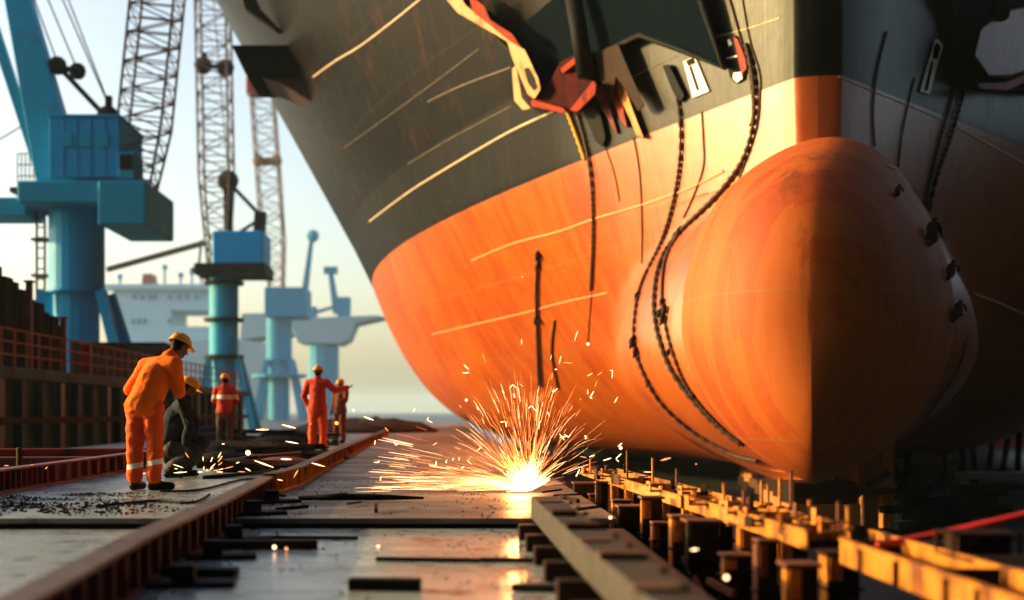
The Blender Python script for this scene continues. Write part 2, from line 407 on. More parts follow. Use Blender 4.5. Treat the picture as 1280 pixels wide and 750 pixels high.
def spline(pts, m=8):
    P = [Vector((p[0], p[1], 0)) for p in pts]; out = []
    for i in range(len(P)-1):
        a, b, c, e = P[max(i-1, 0)], P[i], P[i+1], P[min(i+2, len(P)-1)]
        for k in range(m):
            t = k/m; out.append(.5*((2*b)+(c-a)*t+(2*a-5*b+4*c-e)*t*t+(3*b-a-3*c+e)*t*t*t))
    out.append(P[-1]); return out
def on_hull(pix, off, m=8):
    out = []
    for p in spline(pix, m):
        q, n = hp(p.x, p.y, off)
        if q is not None:
            if out and (q-out[-1]).length > 4: continue
            out.append(q)
    return out
def seam(pix, wd, mat_, th=.05):
    pts = on_hull(pix, .0, 10)
    if len(pts) < 2: return
    mb = MB(); mb.tube(pts, wd/2, 6)
    o = mb.build('weld_seam', mat_, ship, smooth=True); return o
for pix, wd, mt in [
    ([(392,96),(420,76),(450,58),(490,28),(527,-2)], .085, 'seam'),
    ([(462,277),(495,252),(530,228),(600,186),(645,161),(693,139)], .085, 'seam'),
    ([(535,127),(580,106),(640,84)], .055, 'seam_dim'),
    ([(510,205),(560,175),(640,132)], .03, 'seam_dim'),
    ([(430,185),(520,120),(600,60)], .03, 'seam_dim'),
    ([(776,104),(820,82),(846,70)], .03, 'seam_dim'), ([(896,46),(940,34),(976,22)], .03, 'seam'),
    ([(590,326),(640,305),(700,289),(745,273),(800,257),(860,236),(905,214)], .06, 'seam_red'),
    ([(540,418),(600,404),(660,390),(700,379),(760,366)], .05, 'seam_red'),
    ([(1047,95),(1100,118),(1160,142),(1220,172),(1290,210)], .035, 'seam'),
    ([(1108,207),(1150,224),(1200,246),(1290,286)], .06, 'seam_red'),
    ([(1218,368),(1250,380),(1290,398)], .07, 'seam_red')]:
    seam(pix, wd, M[mt])
def patch(pix, off, th, name, mat_, parent=ship, bevel=0):
    B = []; T = []
    for x, y in pix:
        q, n = hp(x, y, 0); B.append((q, n))
    if any(q is None for q, n in B): print('patch miss', pix); return None
    nn = sum((n for q, n in B), Vector())/len(B); nn.normalize(); c = sum((q for q, n in B), Vector())/len(B)
    bot = []; top = []
    for x, y in pix:   # flat plate on the tangent plane
        d = (at(x, y, 1.0)-CAMP).normalized()
        for lst, o_ in ((bot, off), (top, off+th)):
            cc = c+nn*o_; t = (cc-CAMP).dot(nn)/d.dot(nn); lst.append(CAMP+d*t)
    mb = MB(); mb.prism(bot, top); return mb.build(name, mat_, parent, bevel=bevel)
# painted draught marks / ports near the stem
patch([(854,77),(868,70),(886,114),(866,122)], .0, .05, 'draft_mark', M['white'])
patch([(861,84),(864,82),(874,112),(871,114)], .05, .012, 'draft_mark', M['black'])
patch([(857,76),(867,71),(869,79),(860,83)], .05, .014, 'draft_mark', M['black'])
q = patch([(903,56),(909,46),(918,44),(927,60),(933,84),(928,100),(919,104),(912,96)], .0, .06, 'hawse_port', M['dark'])
patch([(917,46),(922,49),(931,72),(933,86),(927,92),(922,70)], .06, .02, 'hawse_port', M['red'])
patch([(917,91),(926,90),(928,98),(921,103),(916,98)], .06, .022, 'hawse_port', M['white'])
patch([(908,72),(921,69),(921.5,71),(908.5,74)], .06, .024, 'hawse_port', M['white'])
patch([(909,50),(912,49),(915,55),(911,58)], .06, .024, 'hawse_port', M['white'])
patch([(1150,114),(1169,49),(1174,50),(1179,57),(1173,77),(1162,118)], .0, .05, 'draft_mark', M['white'])
patch([(1167,60),(1170,53),(1174,55),(1176,60),(1172,74),(1166,73)], .05, .015, 'draft_mark', M['teal_and_shade'])
patch([(1156,113),(1164,76),(1167,77),(1160,113)], .05, .018, 'draft_mark', M['teal_and_shade'])

# side platform jutting from the far topsides
def prism_at(pix, Y0, Y1, name, mat_, parent, bevel=0):
    """outline given at distance Y0, extruded straight back in depth to Y1"""
    bot = [at(x, y, Y0) for x, y in pix]; top = [p+Vector((0, Y1-Y0, 0)) for p in bot]
    mb = MB(); mb.prism(bot, top); return mb.build(name, mat_, parent, bevel=bevel)
prism_at([(289,56),(362,56),(400,92),(307,93)], 53, 57, 'side_platform', M['teal_and_shade'], ship, .05)
prism_at([(318,93.3),(392,92.4),(402,132),(384,124),(352,105)], 53.5, 56.5, 'platform_bracket', M['girder'], ship, .03)
# fairlead and chain at the far rail
prism_at([(302,-6),(318,-6),(326,12),(352,38),(345,38),(320,20),(306,10)], 52.5, 53, 'rail_bracket', M['dark'], ship, .02)

# anchors: a near-black pocket shape that takes in the flare's cast shadow, and the anchor stowed in it
def plane_frame(px, py):
    q, n = hp(px, py); return q, n
def pocket_poly(pix, frame, d0, d1, name, mat_, parent, bevel=.02):
    c, n = frame; bot = []; top = []
    for x, y in pix:
        d = (at(x, y, 1.0)-CAMP).normalized()
        for lst, o_ in ((bot, d0), (top, d1)):
            cc = c+n*o_; t = (cc-CAMP).dot(n)/d.dot(n); lst.append(CAMP+d*t)
    mb = MB(); mb.prism(bot, top); return mb.build(name, mat_, parent, bevel=bevel)
def pp(px, py, frame, dd):
    c, n = frame; d = (at(px, py, 1.0)-CAMP).normalized(); cc = c+n*dd; return CAMP+d*((cc-CAMP).dot(n)/d.dot(n))
FL = plane_frame(720, 100)
pocket_poly([(556,-60),(585,-8),(600,28),(648,72),(664,118),(700,128),(738,112),(762,62),(800,44),(850,62),(905,86),(872,-10),(850,-80)], FL, -1.5, .28, 'pocket_and_shade', M['teal_and_shade'], ship)  # right-hand triangle is the flare's cast shadow, shaped as a solid
pocket_poly([(862,120),(846,96),(832,74),(806,46),(778,60),(792,96),(800,132),(812,170),(806,172),(786,120),(770,80),(742,112),(760,150),(770,160),(766,120)], FL, .0, .12, 'rust_runoff_plate', M['rust_dark'], ship) if False else None
anchor = empty('ship_anchor', tuple(pp(690, 60, FL, .6)), label='red and cream ship anchor stowed on the left side of the bow above the ropes', cat='anchor', group=None)
def apart(pix, d0, d1, name, mt, par=anchor, bevel=.03, FR=FL): return pocket_poly(pix, FR, d0, d1, name, M[mt], par, bevel)
fk = apart([(552,-8),(574,-8),(582,6),(636,50),(656,62),(673,98),(676,112),(668,124),(660,118),(640,72),(634,52),(572,16)], .45, .95, 'anchor_arm', 'cream')
apart([(655,86),(660,84),(668,98),(671,110),(667,113),(660,104)], .95, .97, 'anchor_slot', 'black', fk, 0)
apart([(586,-8),(606,8),(612,24),(640,42),(652,60),(634,48),(590,14)], .96, 1.15, 'anchor_rib_lit', 'anchor_rib_lit')
apart([(640,86),(645,82),(652,122),(664,136),(654,138),(643,126)], .3, .6, 'anchor_lip', 'cream')
apart([(648,92),(662,130),(706,140),(718,136),(742,108),(730,62),(700,78),(676,122),(664,116),(652,84)], .3, .62, 'anchor_fluke', 'anchor_red_shaded')
apart([(664,124),(702,134),(708,138),(704,142),(664,133)], .62, .8, 'anchor_rib_lit', 'anchor_rib_lit')
apart([(712,138),(742,100),(746,106),(744,118),(722,140)], .62, .82, 'anchor_rib_lit', 'anchor_rib_lit')
apart([(700,86),(726,66),(730,72),(704,92)], .62, .8, 'anchor_rib_lit', 'anchor_rib_lit')
mb = MB(); mb.tube([pp(712, -30, FL, .6), pp(724, 40, FL, .75), pp(732, 96, FL, .7)], .22, 12); mb.build('shank', M['dark'], anchor, smooth=True)
# dark hanging shackle plates and rust-coloured gear under the anchor
gear = empty('mooring_gear', tuple(pp(770, 110, FL, .3)), label='dark shackles and orange rusty hooks hanging below the anchor pocket', cat='mooring gear')
apart([(728,138),(738,128),(750,140),(757,172),(753,184),(744,176)], .02, .16, 'shackle', 'black', gear)
apart([(742,112),(752,108),(764,140),(772,168),(766,160),(754,138)], .02, .12, 'shackle', 'red', gear)
apart([(744,66),(772,54),(790,96),(806,132),(798,140),(786,120),(770,96),(764,128),(752,104)], .28, .42, 'hook_plate', 'rust_dark', gear)
apart([(768,92),(778,100),(792,140),(803,168),(806,174),(796,170),(786,146),(774,120)], .05, .2, 'hook_tongue', 'ochre', gear)
apart([(760,90),(768,98),(778,130),(784,160),(776,150),(764,120)], .02, .14, 'hook_tongue', 'red', gear)
apart([(828,82),(836,80),(846,100),(856,120),(850,128),(840,112)], .02, .14, 'shackle', 'dark', gear)

mb = MB(); mb.tube([pp(x, y, FL, .30) for x, y in ((556,-60),(585,-8),(600,28),(648,72),(664,118),(700,128),(738,112),(762,62),(800,44),(850,62),(905,86),(872,-10))], .07, 8); mb.build('pocket_rim', M['dark'], ship, smooth=True)  # follows the whole pocket outline, shadow triangle included
FR_ = plane_frame(1225, 70)
pocket_poly([(1170,-40),(1196,20),(1205,80),(1214,108),(1240,112),(1300,118),(1340,60),(1330,-60)], FR_, -1.5, .3, 'pocket_and_shade', M['teal_and_shade'], ship)
anchor2 = empty('ship_anchor', tuple(pp(1262, 60, FR_, .5)), label='dark maroon ship anchor on the right side of the bow at the picture edge', cat='anchor')
apart([(1218,70),(1226,36),(1250,14),(1300,6),(1320,60),(1300,84),(1262,96),(1236,96)], .32, .7, 'anchor_fluke', 'girder_red', anchor2, .05, FR_)
apart([(1222,104),(1256,104),(1290,88),(1290,98),(1258,114),(1226,112)], .32, .62, 'anchor_lip', 'red', anchor2, .03, FR_)
mb = MB(); mb.tube([pp(1256, -40, FR_, .6), pp(1250, 20, FR_, .8)], .2, 12); mb.build('shank', M['dark'], anchor2, smooth=True)

# ropes and chains lying on the plating
def rope(pix, r, label, mt='rope', cat='rope', knots=(), off=None, bead=True, name=None, group='ropes and chains hanging down the bow'):
    pts = on_hull(pix, (off if off is not None else r*1.2), 12)
    if len(pts) < 3: print('rope miss', pix); return
    # resample finely for a laid-rope profile
    out = []; rs = []; L = 0
    for i in range(len(pts)-1):
        d_ = (pts[i+1]-pts[i]).length; n = max(1, int(d_/(r*1.1)))
        for k in range(n):
            out.append(pts[i].lerp(pts[i+1], k/n))
    out.append(pts[-1])
    for i in range(len(out)): rs.append(r*(1+(.38*math.sin(i*2.1) if bead else 0)))
    mb = MB(); mb.tube(out, rs, 7); KN = []
    for x, y, rr in knots:
        q, n = hp(x, y, rr*.8)
        if q is not None: KN.append((q, rr))
    o = mb.build(name or cat, M[mt], None, smooth=True)
    c = Vector(out[0]); o.data.transform(Matrix.Translation(-c)); o.location = c
    for q, rr in KN:
        kb = MB(); kb.ball((0, 0, 0), (rr*.7, rr*.7, rr*1.1), n=8, m=6); kb.bar((-rr*.5, 0, -rr*1.3), (rr*.4, -.01, rr*1.4), rr*.5, rr*.5); kb.tube([(0, 0, rr), (rr*.9, -.02, rr*.6), (rr*1.1, -.02, -.2*rr)], rr*.22, 6)
        ko = kb.build('knot', M['rust_dark'], None, smooth=True); ko.parent = o; ko.location = q-c
    return tag(o, label, cat, group)
rope([(712,140),(722,166),(734,200)], .055, 'short yellow rope hanging just below the red anchor fluke', 'rope_yellow')
rope([(722,136),(736,190),(742,240),(743,300),(740,362)], .045, 'straight dark rope ending high on the orange plating left of the bulb')
rope([(740,366),(737,400),(735,430)], .014, 'thin line below the straight dark rope, ending at a small yellow light', bead=False)
rope([(836,85),(849,125),(853,180),(846,240),(829,300),(805,352),(796,390),(795,430),(806,465),(830,505),(870,540),(915,565),(948,574)], .042,
     'outermost left rope curving round the root of the bulb', knots=[(799,372,.09),(795,428,.12),(798,440,.10),(812,478,.07)])
rope([(935,55),(944,100),(945,150),(933,195),(910,230),(880,262),(852,290),(832,318),(822,350),(820,390),(828,430),(846,470),(880,512),(915,544),(968,579)], .048,
     'thick rope sweeping from the oval port down the left flank of the bulb', knots=[(852,290,.09),(846,296,.08),(830,378,.08),(828,392,.09),(838,440,.07)])
rope([(850,292),(834,322),(829,360),(832,400),(842,440),(862,486),(900,530),(938,560),(972,581)], .034,
     'second rope running inside the thick one along the bulb', knots=[(832,400,.10),(834,388,.09),(868,494,.06)])
rope([(912,-5),(926,45),(938,90),(942,140),(938,158)], .022, 'thin line dropping past the right edge of the oval port', bead=False)
rope([(928,-5),(938,50),(950,90),(951,120),(947,160),(930,210),(915,240)], .016, 'thin brown wire to the right of the oval port', bead=False, cat='wire')
rope([(838,-5),(852,40),(868,80)], .02, 'thin wire across the shaded flare ending at the square white mark', bead=False, cat='wire')
rope([(755,178),(768,215),(775,252)], .014, 'short thin wire on the orange plating beside the straight dark rope', bead=False, cat='wire')
rope([(793,172),(800,215),(803,270),(803,330)], .018, 'thin vertical rust wire between the straight rope and the outermost left rope', bead=False, cat='wire')
rope([(878,140),(880,175),(880,208),(868,244),(855,272)], .018, 'thin wire hanging on the bright plating between two curved ropes', bead=False, cat='wire')
rope([(675,316),(672,360),(673,420),(675,482)], .05, 'hanging chain with hooks above the sparks', knots=[(675,318,.12),(674,332,.10),(673,398,.12),(676,400,.08)], cat='chain')
rope([(694,400),(690,440),(698,486)], .03, 'slack chain beside the hooked chain above the sparks', cat='chain', bead=False)
rope([(1107,40),(1094,95),(1090,150),(1097,205),(1120,246)], .022, 'dark rope left of the white mark on the shaded side of the bow', knots=[(1118,242,.08)])
rope([(1142,98),(1128,160),(1122,210),(1122,250)], .018, 'thin dark line below the white mark on the shaded side', bead=False)
rope([(1203,112),(1186,170),(1166,230),(1157,286),(1168,320),(1180,350),(1188,386),(1186,430)], .045, 'thick knotted rope down the shaded right flank of the bulb', knots=[(1157,290,.13),(1160,298,.12),(1181,340,.12),(1190,388,.12),(1188,394,.1)])
rope([(1192,112),(1172,180),(1158,240),(1152,286)], .03, 'left strand of the twin ropes on the shaded right side')
rope([(1208,420),(1196,462),(1172,500),(1140,545)], .02, 'weathered line along the shaded hull edge right of the bulb', bead=False)

# ================================================================ CRANES
def crane_base(t, px, Y, r_px, y_top, y_mid, mat_, legs):
    k = Y/F; c = at(px, y_top, Y); zb = -1.7; zm = at(px, y_mid, Y).z
    mb = MB(); mb.tube([(c.x, Y, zm), (c.x, Y, c.z)], r_px*k, 24); mb.tube([(c.x, Y, zm-.05*k*20), (c.x, Y, zm+.1*k*20)], r_px*1.12*k, 24)
    mb.build('pylon', mat_, t, smooth=False)
    mb = MB(); mb.tube([(c.x, Y, zb), (c.x, Y, zm)], r_px*.82*k, 16); mb.build('pedestal', mat_, t)
    for lx0, lx1, ybot, wd in legs:
        for dy in (-1, 1):
            a = at(lx0, y_mid, Y); b = at(lx1, ybot, Y)
            mb = MB(); mb.bar(a+Vector((0, dy*r_px*.6*k, 0)), Vector((b.x, Y+dy*r_px*1.4*k, zb)), wd*k, wd*k); mb.build('leg', mat_, t)

# crane 1
Y1 = 70.; k = Y1/F
c1 = empty('harbour_crane', (at(95, 515, Y1).x, Y1, -1.7), label='nearest and largest blue harbour crane with a square machine house, at the left', cat='crane', group='harbour cranes beyond the deck')
crane_base(c1, 96, Y1, 34, 262, 366, M['crane_blue'], [(132,190,515,12),(62,20,515,12)])
mb = MB(); mb.box(*(at(44,0,Y1).x, at(196,0,Y1).x), Y1-3, Y1+3, at(0,264,Y1).z, at(0,238,Y1).z); mb.build('slewing_platform', M['crane_teal'], c1, bevel=.1)
mb = MB(); mb.box(*(at(-60,0,Y1).x, at(44,0,Y1).x), Y1-1.5, Y1+1.5, at(0,275,Y1).z, at(0,252,Y1).z); mb.build('cable_arm', M['crane_teal'], c1, bevel=.08)
mb = MB(); mb.box(*(at(143,0,Y1).x, at(201,0,Y1).x), Y1-3.4, Y1+3.4, at(0,292,Y1).z, at(0,239,Y1).z); mb.build('counterweight', M['crane_teal'], c1, bevel=.12)
mb = MB(); x0, x1 = at(80,0,Y1).x, at(164,0,Y1).x; z0, z1 = at(0,232,Y1).z, at(0,160,Y1).z
mb.box(x0, x1, Y1-2.6, Y1+2.6, z0, z1); mb.box(x0-.1, x1+.1, Y1-2.7, Y1+2.7, z1, z1+.15)
for i in range(1, 5): mb.box(x0+(x1-x0)*i/5-.03, x0+(x1-x0)*i/5+.03, Y1-2.66, Y1-2.6, z0, z1)
mb.build('machine_house', M['crane_blue'], c1, bevel=.04)
for x in (96, 118, 140):
    mb = MB(); mb.box(at(x,0,Y1).x, at(x+12,0,Y1).x, Y1-2.68, Y1-2.62, at(0,196,Y1).z, at(0,180,Y1).z); mb.build('louvre', M['crane_teal'], c1)
mb = MB(); mb.box(at(166,0,Y1).x, at(186,0,Y1).x, Y1-3.2, Y1-1.2, at(0,237,Y1).z, at(0,205,Y1).z); cabin = mb.build('cab', M['crane_teal'], c1, bevel=.06)
mb = MB(); mb.box(at(168,0,Y1).x, at(184,0,Y1).x, Y1-3.24, Y1-3.205, at(0,226,Y1).z, at(0,208,Y1).z); mb.build('window', M['black'], cabin)
for x0, x1, y, yy in ((82, 164, 160, 146), (46, 82, 238, 224), (160, 196, 239, 225)):
    for i in range(int((x1-x0)/9)+1):
        mb = MB(); mb.bar(at(x0+i*9, y, Y1-2.5), at(x0+i*9, yy, Y1-2.5), .06, .06); mb.build('rail_post', M['crane_teal'], c1)
    mb = MB(); mb.bar(at(x0, yy, Y1-2.5), at(x1, yy, Y1-2.5), .07, .07); mb.build('rail', M['crane_teal'], c1)
mb = MB(); mb.bar(at(78, 232, Y1), at(10, -60, Y1), 2.5, 1.6, up=(0, 1, 0), w2=1.1, h2=1.0); mb.build('jib_mast', M['crane_teal'], c1, bevel=.05)
mb = MB(); mb.bar(at(52, 218, Y1), at(-22, -10, Y1), .55, .5, up=(0, 1, 0)); mb.build('mast_strut', M['crane_teal'], c1)
mb = MB(); mb.bar(at(74, 84, Y1), at(136, 150, Y1), .3, .3); mb.ball(at(72, 82, Y1), .55, n=10, m=6); mb.ball(at(97, 89, Y1), .5, n=10, m=6); mb.bar(at(72,84,Y1), at(97,89,Y1), .3, .3)
mb.ball(at(135, 147, Y1), .7, n=10, m=6); mb.bar(at(136, 120, Y1), at(136, 160, Y1), .35, .35); mb.bar(at(100,155,Y1), at(135,145,Y1), .15, .15); mb.build('sheave_frame', M['dark'], c1)
mb = MB(); lattice(mb, at(172, 246, Y1), at(208, -110, Y1), 1.6, 2.5, 20, .09, .045); mb.build('lattice_boom', M['lattice'], c1)
mb = MB()
for a, b in (((20,-20),(50,140)), ((36,-20),(74,84)), ((52,-20),(98,90)), ((70,-20),(136,132)), ((78,-20),(140,140)), ((-10,180),(40,150))):
    mb.tube([at(*a, Y1), at(*b, Y1)], .05, 5)
mb.build('hoist_cables', M['lattice'], c1)
mb = MB()
for i in range(6): mb.bar(at(22+i*5, 238, Y1), at(22+i*5, 192, Y1), .06, .06)
for y in (192, 206, 220): mb.bar(at(22, y, Y1), at(48, y, Y1), .06, .06)
mb.bar(at(18, 240, Y1), at(60, 240, Y1), 1.6, .3); mb.build('guard_rail', M['rail_rust'], c1)
mb = MB()
for i in range(12):
    y = 258+i*13; mb.bar(at(46, y, Y1), at(56, y, Y1), .08, .08)
mb.bar(at(46, 256, Y1), at(46, 415, Y1), .12, .12); mb.bar(at(56, 256, Y1), at(56, 415, Y1), .12, .12)
for y in (300, 345): mb.bar(at(42, y, Y1), at(66, y, Y1), 1.0, .15)
mb.build('ladder', M['lattice'], c1)

# crane 2
Y2 = 120.; k = Y2/F
c2 = empty('harbour_crane', (at(281, 515, Y2).x, Y2, -1.7), label='middle blue harbour crane with a small machine house behind the crouching worker', cat='crane', group='harbour cranes beyond the deck')
crane_base(c2, 280, Y2, 18, 340, 446, M['crane_teal'], [(264,246,515,7),(298,322,515,7)])
mb = MB(); mb.box(at(250,0,Y2).x, at(337,0,Y2).x, Y2-3, Y2+3, at(0,347,Y2).z, at(0,333,Y2).z); mb.build('slewing_platform', M['dark'], c2, bevel=.1)
mb = MB(); mb.box(at(272,0,Y2).x, at(334,0,Y2).x, Y2-2.6, Y2+2.6, at(0,333,Y2).z, at(0,293,Y2).z); mb.build('machine_house', M['crane_blue'], c2, bevel=.15)
for y in (354, 400, 446): mb = MB(); mb.tube([at(280, y+2, Y2), at(280, y-2, Y2)], 25*k, 20); mb.build('ring_platform', M['dark'], c2)
mb = MB(); lattice(mb, at(273, 333, Y2), at(264, -90, Y2), 1.8, 3.0, 22, .12, .06); mb.build('lattice_boom', M['lattice'], c2)
mb = MB(); mb.ball(at(254, 82, Y2), .9, n=8, m=6); mb.ball(at(282, 85, Y2), .9, n=8, m=6); mb.bar(at(243,81,Y2), at(290,85,Y2), .4, .4); mb.bar(at(256,66,Y2), at(256,84,Y2), .4, .4); mb.build('sheave_block', M['dark'], c2)
mb = MB(); mb.bar(at(286, 228, Y2), at(326, 270, Y2), .4, .4); mb.ball(at(285, 226, Y2), 1.1, n=8, m=6); mb.bar(at(285, 226, Y2), at(286, 300, Y2), .8, .8)
mb.bar(at(326, 265, Y2), at(324, 296, Y2), 1.1, 1.1); mb.bar(at(300, 290, Y2), at(322, 276, Y2), .3, .3); mb.build('gantry', M['dark'], c2)
mb = MB(); mb.bar(at(258, 303, Y2), at(134, 337, Y2), .5, .5); mb.tube([at(286,226,Y2), at(262,-60,Y2)], .06, 5); mb.build('stay_beam', M['lattice'], c2)
mb = MB(); mb.bar(at(248,337,Y2), at(252,300,Y2), .2, .2); mb.bar(at(240,337,Y2), at(262,337,Y2), 1.2, .3); mb.build('guard_rail', M['lattice'], c2)

# crane 3
Y3 = 400.; k = Y3/F
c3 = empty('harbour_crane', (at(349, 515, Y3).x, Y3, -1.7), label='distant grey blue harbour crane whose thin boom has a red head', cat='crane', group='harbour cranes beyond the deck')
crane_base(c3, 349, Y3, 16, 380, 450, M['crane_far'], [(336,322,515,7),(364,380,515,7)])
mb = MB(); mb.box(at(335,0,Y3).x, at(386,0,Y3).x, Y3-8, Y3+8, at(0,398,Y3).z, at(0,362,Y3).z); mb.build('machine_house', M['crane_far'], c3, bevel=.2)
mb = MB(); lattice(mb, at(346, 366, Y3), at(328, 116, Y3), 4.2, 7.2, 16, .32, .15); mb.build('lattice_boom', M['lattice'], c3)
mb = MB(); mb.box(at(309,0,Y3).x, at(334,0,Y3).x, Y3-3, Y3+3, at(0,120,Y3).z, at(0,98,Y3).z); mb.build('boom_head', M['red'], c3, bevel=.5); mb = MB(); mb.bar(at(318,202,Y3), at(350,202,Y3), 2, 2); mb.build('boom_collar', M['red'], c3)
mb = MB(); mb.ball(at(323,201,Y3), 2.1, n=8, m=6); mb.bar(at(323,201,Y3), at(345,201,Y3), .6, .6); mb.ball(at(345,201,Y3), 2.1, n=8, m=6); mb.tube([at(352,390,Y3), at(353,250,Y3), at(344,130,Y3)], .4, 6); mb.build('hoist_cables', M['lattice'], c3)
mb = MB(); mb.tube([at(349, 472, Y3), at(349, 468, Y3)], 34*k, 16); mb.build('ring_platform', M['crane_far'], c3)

# crane 4 (small double-jib deck crane of a floating dock)
Y4 = 520.; k = Y4/F
c4 = empty('deck_crane', (at(405, 515, Y4).x, Y4, -1.7), label='far low grey twin jib crane on a wide platform left of the hull', cat='crane')
bot = [(362,398),(470,394),(480,396),(444,404),(436,424),(425,430),(372,428)]
o = prism_at(bot, Y4-9, Y4+14, 'platform', M['pale_hull'], c4, .2)
mb = MB(); mb.bar(at(377, 398, Y4), at(390, 296, Y4), 3.2, 3.2, w2=1.6, h2=1.6); mb.ball(at(391, 295, Y4), 2.8, n=8, m=6); mb.build('jib', M['crane_far'], c4)
mb = MB(); mb.bar(at(421, 392, Y4), at(413, 338, Y4), 3.2, 3.2, w2=2, h2=2); mb.bar(at(405, 338, Y4), at(422, 338, Y4), 3, 3); mb.build('jib', M['crane_far'], c4)
mb = MB(); mb.box(at(422,0,Y4).x, at(438,0,Y4).x, Y4-3, Y4+3, at(0,396,Y4).z, at(0,372,Y4).z); mb.box(at(380,0,Y4).x, at(396,0,Y4).x, Y4-3, Y4+3, at(0,398,Y4).z, at(0,384,Y4).z)
mb.bar(at(396,390,Y4), at(424,382,Y4), 1.4, 1.4); mb.build('cabin', M['crane_far'], c4)
mb = MB(); mb.tube([(at(405,0,Y4).x, Y4, -1.7), (at(405,0,Y4).x, Y4, at(0,428,Y4).z)], 6.5, 14); mb.build('pedestal', M['crane_far'], c4)

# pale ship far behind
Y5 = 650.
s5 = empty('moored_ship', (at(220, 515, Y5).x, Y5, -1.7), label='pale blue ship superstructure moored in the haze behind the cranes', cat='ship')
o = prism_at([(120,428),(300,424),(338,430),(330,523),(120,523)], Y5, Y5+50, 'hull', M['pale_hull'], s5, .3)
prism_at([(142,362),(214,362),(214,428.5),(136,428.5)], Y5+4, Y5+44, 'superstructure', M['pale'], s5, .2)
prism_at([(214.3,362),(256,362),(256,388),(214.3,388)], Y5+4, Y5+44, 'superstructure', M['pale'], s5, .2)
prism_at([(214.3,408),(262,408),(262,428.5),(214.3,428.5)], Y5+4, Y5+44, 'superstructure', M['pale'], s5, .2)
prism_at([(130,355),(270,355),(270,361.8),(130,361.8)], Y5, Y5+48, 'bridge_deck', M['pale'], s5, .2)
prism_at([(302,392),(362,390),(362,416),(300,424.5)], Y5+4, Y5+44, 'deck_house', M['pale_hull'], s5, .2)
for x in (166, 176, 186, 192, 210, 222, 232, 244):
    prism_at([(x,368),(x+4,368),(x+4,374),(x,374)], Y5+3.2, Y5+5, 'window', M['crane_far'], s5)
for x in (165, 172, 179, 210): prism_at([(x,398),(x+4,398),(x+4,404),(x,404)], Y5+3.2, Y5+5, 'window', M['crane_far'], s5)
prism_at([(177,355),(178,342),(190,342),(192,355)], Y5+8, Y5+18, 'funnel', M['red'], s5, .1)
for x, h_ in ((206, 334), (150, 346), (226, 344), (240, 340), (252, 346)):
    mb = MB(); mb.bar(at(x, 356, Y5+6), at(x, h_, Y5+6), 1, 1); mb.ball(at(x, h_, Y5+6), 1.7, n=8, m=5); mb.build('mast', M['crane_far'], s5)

# added, unseen dark hall behind the photographer, keeps sky fill off the bow
blocker = empty('added_sky_blocker', (20, -30, -1.7), label='added dark sky-shading hall behind the photographer, outside the picture', cat='blocker')
mb = MB(); mb.box(-80, 60, -36, -9, -1.7, 58)
for i in range(70): mb.box(-80+i*2, -79.4+i*2, -9, -8.9, -1.7, 57.8)
mb.build('wall', M['pile'], blocker); mb = MB(); mb.box(-80.6, 60.6, -36.6, -8.4, 58.02, 58.6); mb.build('blocker_roof', M['dark'], blocker)  # added slab that blocks the sky behind the camera
mb = MB(); mb.box(34, 60, -8.8, 20, -1.7, 56); mb.box(36, 60, 20, 66, -1.7, 12); mb.build('blocker_wing', M['pile'], blocker)  # added flank, blocks sky light from the right
mb = MB(); mb.box(-16, 60, -8.7, 17, 57, 57.8); mb.build('blocker_canopy', M['pile'], blocker)  # added overhead to hide the zenith sky from the bulb
mb = MB(); mb.box(4, 22, -8.88, -8.78, -1.7, 14); mb.build('blocker_door', M['quay'], blocker)

# ================================================================ LEFT QUAY
QX = -12.0
quay = empty('quay_wall', (QX, 45, -1.7), label='dark blue steel quay wall with vertical columns and a rusty handrail', cat='quay')
mb = MB(); mb.box(QX-6, QX-.25, 26, 72, -1.7, 1.75); mb.build('wall', M['quay'], quay)
mb = MB(); mb.box(QX-6, QX+.05, 26, 72, 1.77, 2.1); mb.build('coping', M['quay'], quay, bevel=.03)
for i in range(26):
    y = 27+i*1.7; mb = MB(); mb.box(QX-.25, QX-.02, y, y+.22, -1.7, 1.75); mb.box(QX-.02, QX+.03, y-.08, y+.30, -1.7, 1.75); mb.build('column', M['quay' if i % 3 else 'cont_blue'], quay)
mb = MB(); mb.bar((QX-.1, 26, .6), (QX-.1, 72, .6), .3, .2); mb.bar((QX-.1, 26, -.6), (QX-.1, 72, -.6), .3, .2); mb.build('waling', M['dark'], quay)
rl = empty('handrail', (QX+.02, 45, 2.1), label='rusty orange handrail along the top of the quay wall', cat='railing')
for i in range(44):
    y = 26.5+i*1.0; mb = MB(); mb.bar((QX-.1, y, 2.1), (QX-.1, y, 3.15), .06, .06); mb.build('post', M['rail_rust'], rl)
for z in (2.45, 2.8, 3.15): mb = MB(); mb.bar((QX-.1, 26.5, z), (QX-.1, 70, z), .05, .05); mb.build('rail', M['rail_rust'], rl)
mb = MB()
for i in range(11):
    x = QX-.5-i*.0; z1 = 5.7-.16*i+random.uniform(-.1, .1); y = 35.5+i*.75
    mb.box(-14.4, -14.0+.08*(i % 2), y, y+.70, 1.5, z1)
    mb.box(-14.0, -13.94, y+.2, y+.32, 1.5, z1-.1)
o = mb.build('sheet_pile_wall', M['pile'], bevel=.02); tag(o, 'tall dark corrugated pile wall standing on the quay at the left edge', 'wall')
for i, (y, zt) in enumerate([(38.4, 5.0), (41.8, 4.1)]):
    mb = MB(); mb.box(-.09, .09, -.09, .09, 0, zt-2.1); mb.box(-.14, .14, -.14, .14, zt-2.1, zt-2.04)
    o = mb.build('lamp_post', M['girder']); o.location = (-13.4, y, 2.1); tag(o, ['pale rusty post standing in front of the dark pile wall', 'thinner post by the end of the dark pile wall'][i], 'post')
